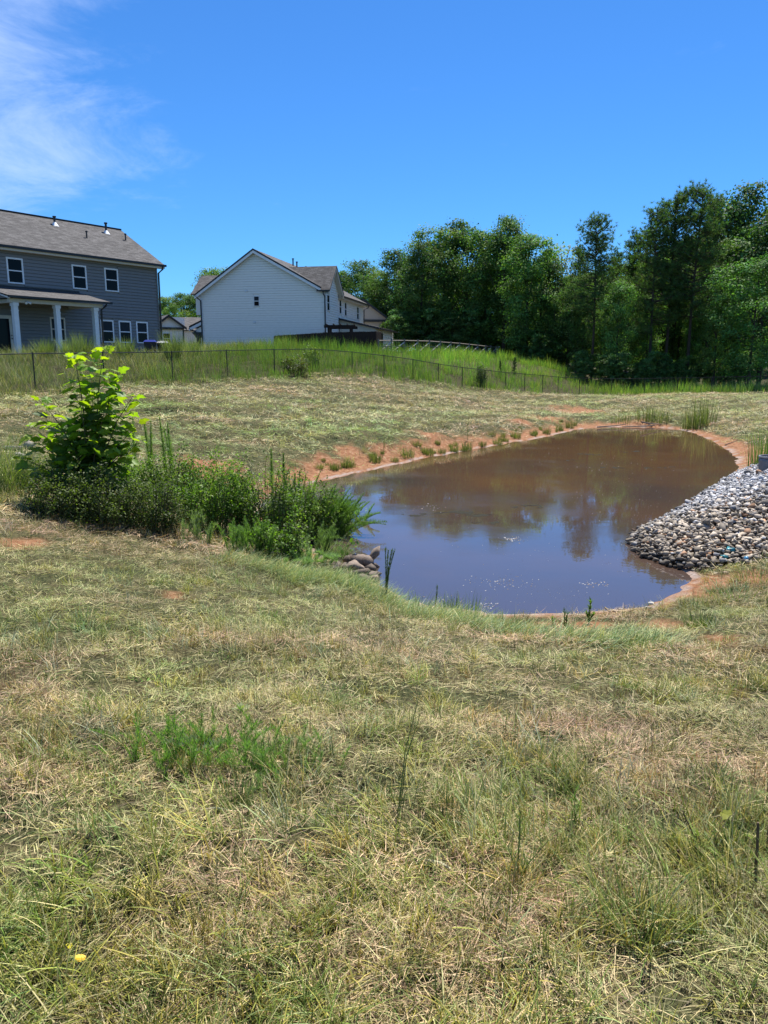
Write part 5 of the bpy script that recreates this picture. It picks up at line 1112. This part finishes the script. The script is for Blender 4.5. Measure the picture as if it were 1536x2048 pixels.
clump('reeds', 'tall green rushes above the rock pile beside the drain riser', 1522, 948, 150, .3, (.6, 1.35), (.006, .011), (.0, .22), (.0, .3), [(.09, .16, .03), (.12, .2, .04)], 66, cat='reeds', seg=3)
clump('long_grass', 'green grass tuft growing at the foot of the rock pile', 1470, 1195, 330, .3, (.1, .32), (.002, .004), (.2, 1.0), (.2, .9), [(.12, .2, .06), mint, (.10, .17, .04)], 67)
clump('long_grass', 'low grass patch just below the rock pile at the picture edge', 1530, 1160, 300, .35, (.1, .3), (.002, .004), (.2, 1.0), (.2, .9), GG, 68)
clump('long_grass', 'green tuft among the stones at the picture edge', 1534, 1095, 90, .12, (.1, .25), (.002, .004), (.1, .8), (.2, .8), [(.1, .18, .04)], 69)
# weeds on the near shore
def stalk_weed(name, label, u, v, tops, seed, leaf=.035, cols=((.05, .09, .025), (.07, .12, .03)), r=.006, dens=150, cat='weed', w=.003):
    """stiff stems close set with short leaves"""
    g = np.random.default_rng(seed); b = ground_at(u, v); t = plant(name, label, cat, b); mb = MB(); geo = []
    for (tu, tv) in tops:
        e = at_depth(tu, tv, b[1]) - b; s = np.array([g.normal(0, .012), g.normal(0, .02), -.04]); m_ = np.array([e[0] * .35, e[1], e[2] * .55]); L_ = np.linalg.norm(e); mb.tube([s, m_, e], [r, r * .8, r * .4], 5)
        n = int(dens * L_) + 3; tt = g.uniform(.15, 1.0, n)[:, None]; c = (1 - tt) ** 2 * s + 2 * tt * (1 - tt) * (2 * m_ - (s + e) / 2) + tt ** 2 * e
        geo.append(blade_geo(g, c[:, 0], c[:, 1], c[:, 2], g.uniform(0, 6.28, n), g.uniform(.5, 1.3, n) * leaf, np.full(n, w), g.uniform(.3, 1.0, n), g.uniform(-.2, .6, n), pick(g, list(cols), n), 2, .9))
    part('leaf', geo, M['bush'], t); mb.build('stem', M['green_stem'], t); return t
stalk_weed('horseweed', 'dark four stemmed horseweed standing at the near water edge beside the rocks', 772, 1192, [(771, 1097), (777, 1100), (785, 1099), (790, 1100)], 71, dens=330, w=.0035)
stalk_weed('horseweed', 'single short dark weed spike on the near shore', 872, 1216, [(875, 1172)], 72, dens=300)
stalk_weed('shore_weed', 'small upright green weed on the near shore clay', 1130, 1262, [(1128, 1222), (1136, 1226), (1134, 1240)], 73, .05, ((.09, .16, .03), (.11, .18, .04)), dens=260)
stalk_weed('shore_weed', 'leafy seedling standing against the water by the white stones', 1178, 1248, [(1181, 1203), (1172, 1225), (1188, 1228)], 74, .05, ((.08, .15, .03), (.12, .2, .04)), dens=240, w=.008)
stalk_weed('shore_weed', 'low green weed further along the near shore', 1105, 1258, [(1104, 1236), (1110, 1240)], 75, .05, ((.11, .17, .04),), dens=260)
for i, (u, v, n, h, lb) in enumerate([(905, 1222, 150, .22, 'dark grass lump at the near water edge'), (938, 1238, 120, .32, 'spiky green grass tuft on the near shore'), (1010, 1252, 160, .17, 'bright low grass on the near shore clay'), (1050, 1258, 160, .15, 'dense low dark grass strip on the near shore'), (845, 1215, 90, .22, 'loose pale grass by the weed spike'), (1290, 1300, 200, .2, 'green grass patch below the white stones'), (1400, 1255, 260, .18, 'green grass patch on the rise right of the white stones')]):
    clump('shore_tuft', lb, u, v, n, .16, (h * .5, h * 1.2), (.0018, .0038), (.0, .7), (.1, .7), [(.09, .15, .035), (.12, .18, .05), dark if 'dark' in lb else (.15, .2, .06)], 80 + i, cat='grass tuft', seg=3)
def shore_grass():
    """bluish green grass leaning along the near shore"""
    g = np.random.default_rng(95); geo = []
    for u0, v0, u1, v1, n in [(560, 1150, 690, 1165, 2600), (690, 1165, 800, 1215, 2200), (800, 1225, 960, 1250, 1800), (960, 1260, 1150, 1275, 1100), (1180, 1280, 1330, 1290, 1000), (440, 1120, 560, 1140, 1200)]:
        a, b = ground_at(u0, v0), ground_at(u1, v1); t = g.random(n); x = a[0] + (b[0] - a[0]) * t + g.normal(0, .1, n); y = a[1] + (b[1] - a[1]) * t + g.normal(0, .22, n); k = shore_dist(x, y) > .03; x, y = x[k], y[k]; m = len(x)
        geo.append(blade_geo(g, x, y, land(x, y), -.5 + g.normal(0, .9, m), g.uniform(.10, .30, m), g.uniform(.0018, .0036, m), g.uniform(.5, 1.4, m), g.uniform(-.1, .6, m), pick(g, [mint, (.17, .27, .13), (.14, .22, .08), sage, pale], m), 3))
    grass('shore_grass', geo, M['blade'], 'bluish green grass flopped along the near water edge')
shore_grass()
def round_leaf_vine():
    g = np.random.default_rng(97); b = at_depth(690, 1108, 10.35); t = plant('vine', 'vine with round glossy leaves hanging over the brown rocks', 'vine', b); V, F = [], []
    k = 14; ang = np.linspace(0, 6.283, k, endpoint=False); V = [(0, 0, 0)] + [(math.cos(a), .9 * math.sin(a), .12 * math.sin(a) ** 2) for a in ang]; F = [(0, 1 + i, 1 + (i + 1) % k) for i in range(k)]
    me = mesh_data('leaf', V, F, M['bigleaf'], col=np.repeat(np.array([[.07, .14, .02]]), len(V), 0)); pts = [np.zeros(3)]
    for u, v in [(696, 1092), (706, 1086), (712, 1093), (714, 1078), (702, 1102), (690, 1096), (684, 1104), (708, 1100), (715, 1086), (695, 1108), (680, 1096), (703, 1080)]:
        p = at_depth(u, v, 10.35 + g.normal(0, .06)) - b; pts.append(p); obj('leaf', me, t, p, (g.normal(0, .6), g.normal(0, .6), g.uniform(0, 6)), (g.uniform(.022, .036),) * 3)
    MB().tube([pts[0], pts[1], pts[2], pts[4]], .004, 4).build('stem', M['stem'], t)
round_leaf_vine()

# ------------------------------------------------------------------ foreground growth
stalk_weed('tall_weed', 'thin dark branching weed standing alone in the clippings', 795, 1640, [(840, 1385), (846, 1410), (822, 1480), (775, 1570), (835, 1545)], 101, .016, ((.07, .10, .035), (.10, .13, .04)), .0022, 80, w=.0011)
stalk_weed('tall_weed', 'stiff dark weed stem rising from a brown tussock', 1035, 1780, [(1040, 1632), (1015, 1690), (1098, 1680), (1052, 1720)], 102, .05, ((.08, .12, .03), (.10, .15, .04)), .0035, 80, w=.0016)
stalk_weed('tall_weed', 'small bright sprig in the clippings', 1145, 1665, [(1152, 1578), (1143, 1600), (1160, 1610)], 103, .045, ((.10, .18, .03), (.13, .2, .05)), .002, 260, w=.0014)
for i, (u, v, n, r, L, lean, pal, lb) in enumerate([
    (890, 1668, 90, .06, (.10, .22), (.0, .35), [dark, (.07, .10, .03), brown, green], 'dark cut tussock of stiff stalks next to the branching weed'),
    (1040, 1785, 110, .07, (.08, .24), (.0, .6), [brown, rust, green, straw], 'brown tussock around the stiff weed stem'),
    (1265, 1880, 70, .09, (.15, .42), (.05, .7), [green, (.10, .15, .04), yell], 'open clump of long green blades near the picture corner'),
    (1300, 1905, 50, .06, (.12, .36), (.1, .8), [green, sage, straw], 'loose clump of leaning blades beside the open clump'),
    (880, 1420, 130, .10, (.05, .13), (.2, 1.1), [yell, (.45, .40, .09), (.40, .36, .12)], 'bright yellow grass cushion in the middle of the clippings'),
    (835, 1520, 70, .06, (.06, .14), (.1, .9), [yell, (.3, .3, .07)], 'small yellow tuft below the yellow cushion'),
    (590, 1305, 80, .08, (.04, .10), (.2, 1.1), [straw, (.45, .36, .13), yell], 'straw yellow tuft on the slope above the green patch'),
    (130, 1218, 110, .11, (.05, .12), (.1, .9), [(.42, .32, .12), straw, brown], 'tawny tussock on the slope near the picture edge'),
    (235, 1140, 90, .10, (.05, .11), (.1, .9), [(.42, .34, .12), yell], 'yellow tussock below the dark bramble'),
    (1350, 1520, 100, .11, (.05, .12), (.2, 1.0), [straw, (.40, .33, .11), yell], 'tawny patch of stubble toward the picture edge'),
    (1420, 1570, 120, .08, (.08, .2), (.1, 1.0), [green, sage, dark], 'round green tussock below the tawny stubble'),
    (670, 1420, 150, .12, (.08, .2), (.3, 1.1), [green, (.10, .16, .04), dark], 'long dark green tuft behind the branching weed'),
    (560, 1530, 160, .09, (.1, .22), (.0, .7), [(.10, .16, .05), sage, green], 'grass tuft at the end of the feathery patch'),
    (470, 1620, 90, .06, (.10, .22), (.0, .5), [(.11, .17, .05), green], 'upright grass tuft below the feathery patch')]):
    clump('grass_tussock', lb, u, v, n, r, L, (.0013, .003), lean, (.1, .8), pal, 110 + i, cat='grass tussock', seg=4, mat='blade')
fennel('fennel_patch', 'green feathery regrowth patch in the clippings', 385, 1520, .24, 70, .6, 131, dens=560, thread=(.02, .05), base=.16, w=.0013, cols=[(.13, .25, .04), (.17, .30, .06), (.10, .19, .04)], cat='weed patch')
fennel('fennel_patch', 'second lobe of the feathery regrowth patch', 525, 1530, .2, 56, .6, 132, dens=560, thread=(.02, .05), base=.15, w=.0013, cols=[(.13, .24, .05), (.17, .28, .08)], cat='weed patch')
fennel('fennel_patch', 'silvery feathery stems flopped from the regrowth patch', 455, 1480, .38, 7, .3, 133, lean=(-1.3, -1.6), dens=480, thread=(.03, .06), base=.06, w=.0013, cols=[(.22, .3, .19), (.26, .33, .22)], arch=.0, cat='weed patch')
def rosette():
    g = np.random.default_rng(141); b = ground_at(485, 1432); t = plant('rosette', 'pale fuzzy leaf rosette behind the feathery patch', 'weed', b)
    V = [(0, 0, 0), (.3, .16, .02), (.7, .2, .0), (1, 0, -.08), (.7, -.2, .0), (.3, -.16, .02), (.5, 0, -.04)]; F = [(6, i, (i + 1) % 6) for i in range(6)]; me = mesh_data('leaf', V, F, M['bush'], col=np.repeat(np.array([[.30, .33, .17]]), 7, 0))
    for k in range(11): a = k * 2.4; obj('leaf', me, t, (0, 0, .01 + .003 * k), (0, -.25 - .07 * k, a), (.075 - .003 * k,) * 3)
rosette()
def lobed_weed():
    g = np.random.default_rng(143); b = ground_at(1405, 1735); t = plant('lobed_weed', 'yellowing lobed leaf weed at the side of the foreground', 'weed', b); mb = MB()
    mes = []
    for k in range(3):
        V, F = lobed_leaf(g, .3, .2); mes.append(mesh_data('leaf', V, F, M['bigleaf'], col=np.repeat(np.array([[(.17, .22, .03), (.12, .19, .03), (.24, .24, .05)][k]]), len(V), 0)))
    for k, (u, v) in enumerate([(1392, 1655), (1462, 1690), (1398, 1716), (1412, 1706), (1430, 1748), (1385, 1735), (1446, 1718), (1420, 1700), (1460, 1632), (1505, 1690), (1380, 1712), (1440, 1730), (1415, 1760)]):
        p = at_depth(u, v, b[1] + g.normal(0, .06)) - b; p[2] = max(p[2], .03); a = g.uniform(0, 6.28); d = np.array([math.cos(a), math.sin(a), g.uniform(-.4, .2)]); obj('leaf', mes[k % 3], t, p, aim(d, np.array([0, -.2, 1.]) + g.normal(0, .4, 3)), (g.uniform(.025, .05),) * 3)
        if k % 2 == 0: mb.tube([(0, 0, -.02), p * .5 + [0, 0, .03], p], [.002, .0016, .001], 4)
    mb.build('stem', M['stem'], t)
lobed_weed()
M['dead'] = simple('dead_stalk', (.10, .07, .045), .8, .2, .3, 30); M['paleplant'] = simple('bleached_stalk', (.50, .50, .33), .7, .2, .15, 30)
for (u0, v0, u1, v1, r, lb, mt) in [(1508, 1765, 1516, 1645, .006, 'thick dark dead stalk stub at the side of the foreground', 'dead'), (1352, 1745, 1356, 1700, .006, 'short dark stalk stub left of the lobed weed', 'dead'), (1530, 1710, 1536, 1650, .003, 'thin dead stem at the picture edge beside the thick stub', 'dead'), (1400, 1708, 1366, 1625, .0025, 'thin slanting dead stem over the lobed weed', 'dead')]:
    a = ground_at(u0, v0); e = at_depth(u1, v1, a[1]) - a; t = empty('dead_stalk', tuple(a)); tag(t, lb, 'stalk'); MB().tube([(0, 0, -.04), e * .5 + [.004, 0, 0], e], [r, r * .9, r * .7], 7).build('stem', M[mt], t)
def lying_stalk(u0, v0, u1, v1, r, lb, mt, nm='cut_stalk', lift=.025):
    a, b = ground_at(u0, v0), ground_at(u1, v1); e = b - a; t = empty(nm, (a[0], a[1], a[2] + lift)); tag(t, lb, 'stalk'); MB().tube([(0, 0, 0), e * .5 + [0, 0, .012], e], [r * .6, r, r * .8], 7).build('stem', M[mt], t)
lying_stalk(850, 1732, 912, 1758, .007, 'pale cut stalk lying in the foreground clippings', 'paleplant')
lying_stalk(400, 1630, 470, 1634, .004, 'long dry leaf stalk lying below the feathery patch', 'paleplant')
lying_stalk(640, 1640, 780, 1655, .002, 'thin straw lying across the clippings', 'paleplant')
lying_stalk(1322, 1908, 1362, 1900, .004, 'short white stalk end beside the loose clump', 'paleplant')
for i, (u, v, c, lb) in enumerate([(163, 1946, (.80, .50, .03), 'bright orange yellow fallen leaf in the near grass'), (140, 1922, (.52, .45, .02), 'smaller lemon yellow leaf just above the orange one'), (350, 1602, (.45, .42, .04), 'tiny yellow leaf below the feathery patch'), (1013, 1612, (.55, .33, .14), 'tan fallen leaf near the dark cut tussock')]):
    p = ground_at(u, v); k = 10; V = [(0, 0, .1)] + [(math.cos(a) * (1.0 if i != 1 else .75), .62 * math.sin(a), .25 * math.cos(a) ** 2) for a in np.linspace(0, 6.283, k, endpoint=False)]
    o = obj('fallen_leaf', mesh_data('fallen_leaf', V, [(0, 1 + j, 1 + (j + 1) % k) for j in range(k)], simple('fallen_leaf_%d' % i, c, .5, .3, .12, 6)), None, (p[0], p[1], p[2] + .05), (.55, .25, .3 + i), ((.016, .015, .012, .018)[i],) * 3); tag(o, lb, 'leaf')

# ------------------------------------------------------------------ odds and ends round the water
M['wet_wood'] = simple('waterlogged_wood', (.15, .115, .09), .7, .3, .35, 6)
def stick(name, label, pts, r):
    P4 = [at_level(u, v, WZ + h) for u, v, h in pts]; b = P4[0]; t = empty(name, tuple(b)); tag(t, label, 'stick'); MB().tube([p - b for p in P4], list(np.linspace(r, r * .45, len(P4))), 7).build('branch', M['wet_wood'], t); return t
stick('driftwood', 'long dark stick lying in the shallows at the far pond end', [(1318, 850, .06), (1290, 852, .07), (1245, 853.5, .04)], .035)
stick('driftwood', 'bent stick on the mud left of the far pond end', [(1195, 854, .06), (1230, 851.5, .09), (1252, 848, .16)], .03)
stick('driftwood', 'grey branch resting on the far shore by the reeds', [(1283, 844, .3), (1300, 847, .22), (1322, 848.5, .16)], .035)
stick('driftwood', 'thin twig poking out of the bank at the right shore', [(1450, 890, .05), (1475, 881, .28)], .02)
stick('driftwood', 'pale twig beside the stones on the near shore', [(1210, 1215, .08), (1222, 1226, .05)], .012)
for u, v, r, c, lb in [(1297, 1217, .05, (.62, .60, .56), 'lower white stone at the near right water edge'), (1303, 1209, .042, (.58, .56, .52), 'upper white stone at the near right water edge'), (1228, 1224, .06, (.42, .34, .28), 'flat tan stone by the pale twig on the near shore'), (1240, 1219, .04, (.45, .4, .35), 'small pale stone by the twig on the near shore'), (1430, 1148, .06, (.2, .17, .14), 'brown stone lying off the foot of the rock pile'), (1450, 1146, .05, (.3, .22, .16), 'tan stone below the teal scraps'), (28, 900, .2, (.28, .25, .21), 'tall pale rock showing through grass at the picture edge'), (62, 898, .24, (.30, .27, .23), 'pale slanted rock behind the outer sycamore shoots'), (45, 912, .15, (.38, .34, .28), 'smaller pale rock between the two pale rocks')]:
    p = ground_at(u, v); o = obj('loose_stone', STONE_ME[int(u) % 10], None, (p[0], p[1], max(p[2], WZ) + r * .2), (.2, .1, u), (r, r * .9, r * .9)); o.color = (*c, 1); tag(o, lb, 'stone')
M['teal'] = simple('teal_plastic', (.02, .22, .26), .4, .5, .2, 30); M['bluep'] = simple('blue_plastic', (.03, .20, .38), .35, .5, .15, 30)
for i, (u, v, s, m_, lb) in enumerate([(1463, 1120, .075, 'teal', 'crumpled teal plastic scrap at the foot of the rock pile'), (1448, 1128, .05, 'teal', 'small teal plastic scrap left of the bigger one'), (1492, 1128, .055, 'bluep', 'round blue plastic piece right of the teal scraps')]):
    p = ground_at(u, v); z = max(p[2], float(rock_top(np.array([p[0]]), np.array([p[1]]))[0])); g = np.random.default_rng(200 + i); V = ICO_V.copy(); V *= (1 + .28 * g.normal(size=(len(V), 1)) * (0 if i == 2 else 1)); V *= np.array([1, .7, .45 if i < 2 else .8])
    o = obj('plastic_scrap', mesh_data('plastic_scrap', V, ICO_F, M[m_], smooth=(i == 2)), None, (p[0], p[1], z + s * .3), (.2, .3, .5 * i), (s,) * 3); tag(o, lb, 'litter')
def riser():
    p = ground_at(1546, 968); t = empty('drain_riser', tuple(p)); tag(t, 'dark corrugated metal drain riser half cut off beside the rock pile', 'drain'); m = simple('galvanised_steel', (.16, .165, .175), .5, .5, .2, 6, metallic=.3)
    n = 24; rings = [(.30 + (.012 if k % 2 else -.006), -.3 + k * .06) for k in range(15)]; V = []; F = []
    for r, z in rings + [(.275, .54), (.27, -.1)]: V += [(r * math.cos(6.283 * i / n), r * math.sin(6.283 * i / n), z) for i in range(n)]
    for k in range(len(rings) + 1): F += [(k * n + i, k * n + (i + 1) % n, (k + 1) * n + (i + 1) % n, (k + 1) * n + i) for i in range(n)]
    obj('pipe', mesh_data('pipe', V, F, m, smooth=True), t)
    MB().tube([(.30 * math.cos(a), .30 * math.sin(a), .555) for a in np.linspace(0, 6.283, 25)], .018, 6, False).build('rim', m, t)
riser()
def floating():
    g = np.random.default_rng(301); V, F, cc = [], [], []
    def flake(x, y, s, c, h=.002):
        k = 6; a = np.sort(g.uniform(0, 6.283, k)); r = s * g.uniform(.5, 1.1, k); n = len(V); V.append((x, y, WZ + h + .004)); cc.append(c)
        for i in range(k): V.append((x + r[i] * math.cos(a[i]), y + r[i] * math.sin(a[i]) * .8, WZ + h)); cc.append(c)
        for i in range(k): F.append((n, n + 1 + i, n + 1 + (i + 1) % k))
    white = (.55, .54, .52); tan = (.34, .27, .19); dk = (.03, .03, .022)
    for u0, v0, sx, sy, n, s in [(1000, 1165, 60, 16, 110, .009), (1190, 1168, 30, 7, 50, .01), (1030, 1078, 22, 6, 36, .018), (975, 1210, 24, 6, 30, .014), (890, 1205, 50, 14, 60, .010), (1100, 1190, 120, 18, 60, .006), (1250, 1120, 60, 40, 50, .006), (1000, 1080, 200, 60, 80, .006), (1250, 1000, 120, 60, 110, .01), (860, 1015, 40, 8, 22, .016), (1180, 930, 160, 30, 50, .014)]:
        for _ in range(n):
            p = at_level(u0 + g.normal(0, sx * .5), v0 + g.normal(0, sy * .5), WZ)
            if shore_dist([p[0]], [p[1]])[0] < -.05: flake(p[0], p[1], s * g.uniform(.4, 1.4), white if g.random() < .6 else tan)
    for u0, v0, n in [(1180, 908, 9), (1250, 903, 8), (1310, 935, 8), (1220, 935, 8), (1060, 1012, 8), (960, 1030, 10), (900, 1025, 14), (830, 1030, 8), (970, 1045, 6), (1130, 920, 6)]:
        for _ in range(n):
            p = at_level(u0 + g.normal(0, 18), v0 + g.normal(0, 1.2), WZ); flake(p[0], p[1], g.uniform(.05, .16), dk, .001)
    o = obj('floating_debris', mesh_data('floating_debris', V, F, leafy('pond_scum', .0, rough=.95, spec=.05, vary=0.), col=np.array(cc))); tag(o, 'pale flecks, froth and dark scum floating on the pond', 'debris', kind='stuff')
floating()
def bins():
    for i, (u, v, lid, lb) in enumerate([(300, 684, (.02, .045, .32), 'dark rolling bin with bright blue lid beside the grey house'), (325, 686, (.45, .45, .44), 'dark bin with pale lid next to the blue lidded one')]):
        top = at_depth(u, v - 4, 49.5); z0 = land1(top[0], 49.5); H = top[2] - z0; t = empty('rolling_bin', (top[0], 49.5, z0), .2 + .3 * i); tag(t, lb, 'bin'); dkp = simple('dark_plastic_%d' % i, (.02, .02, .024), .5, .4)
        w = .36 if i == 0 else .28
        MB().hexa([(-w * .8, -.28, .08), (w * .8, -.28, .08), (w * .8, .28, .08), (-w * .8, .28, .08), (-w, -.36, H - .12), (w, -.36, H - .12), (w, .36, H - .12), (-w, .36, H - .12)]).build('body', dkp, t)
        MB().hexa([(-w - .04, -.4, H - .12), (w + .04, -.4, H - .12), (w + .04, .42, H - .12), (-w - .04, .42, H - .12), (-w * .7, -.3, H), (w * .7, -.3, H), (w * .7, .36, H), (-w * .7, .36, H)]).build('lid', simple('bin_lid_%d' % i, lid, .35, .5), t)
        for s in (-1, 1): MB().tube([(s * w * .8, .26, .1), (s * (w * .8 + .06), .26, .1)], .1, 10).build('wheel', dkp, t)
        MB().tube([(-w * .7, .46, H - .12), (w * .7, .46, H - .12)], .02, 6).build('handle', dkp, t)
bins()
# weedy shrubs in front of the porch and along the hill
for i, (u, v, Y, h, lb) in enumerate([(165, 690, 40, 1.1, 'feathery green weed bush in front of the porch post'), (140, 690, 38, .9, 'smaller weed bush left of the feathery one by the porch'), (90, 690, 38, .8, 'weed bush below the porch window'), (345, 690, 40, 1.2, 'bushy weed in front of the small house'), (250, 690, 40, .8, 'low green weed in front of the lower windows'), (384, 690, 44, 1.0, 'tall weed at the white house corner')]):
    p = at_depth(u, v, Y); p[2] = land1(p[0], Y); g = np.random.default_rng(320 + i); t = plant('weed_bush', lb, 'weed', p)
    geo = [local_grass(g, 420, .38, (h * .5, h * 1.5), (.006, .014), (.02, .5), (.05, .5), [(.13, .19, .06), (.16, .22, .07), (.2, .24, .09)], 2)]; part('foliage', geo, M['tall'], t)
bramble('dark_shrub', 'dark brown and green scrubby bush under the chain link fence', 590, 748, .9, .85, 60, 30, .07, [(.05, .05, .025), (.08, .07, .035), (.06, .09, .02), (.14, .17, .03)], 41)
bramble('dark_shrub', 'yellow green leafy bush behind the fence by the dark scrub', 625, 735, .6, 1.2, 40, 26, .08, [(.15, .2, .03), (.11, .17, .03)], 42)
bramble('dark_shrub', 'dark bushy weed at the fence below the hill crest', 962, 772, .5, 1.5, 50, 30, .07, [(.05, .09, .02), (.07, .11, .025)], 43)
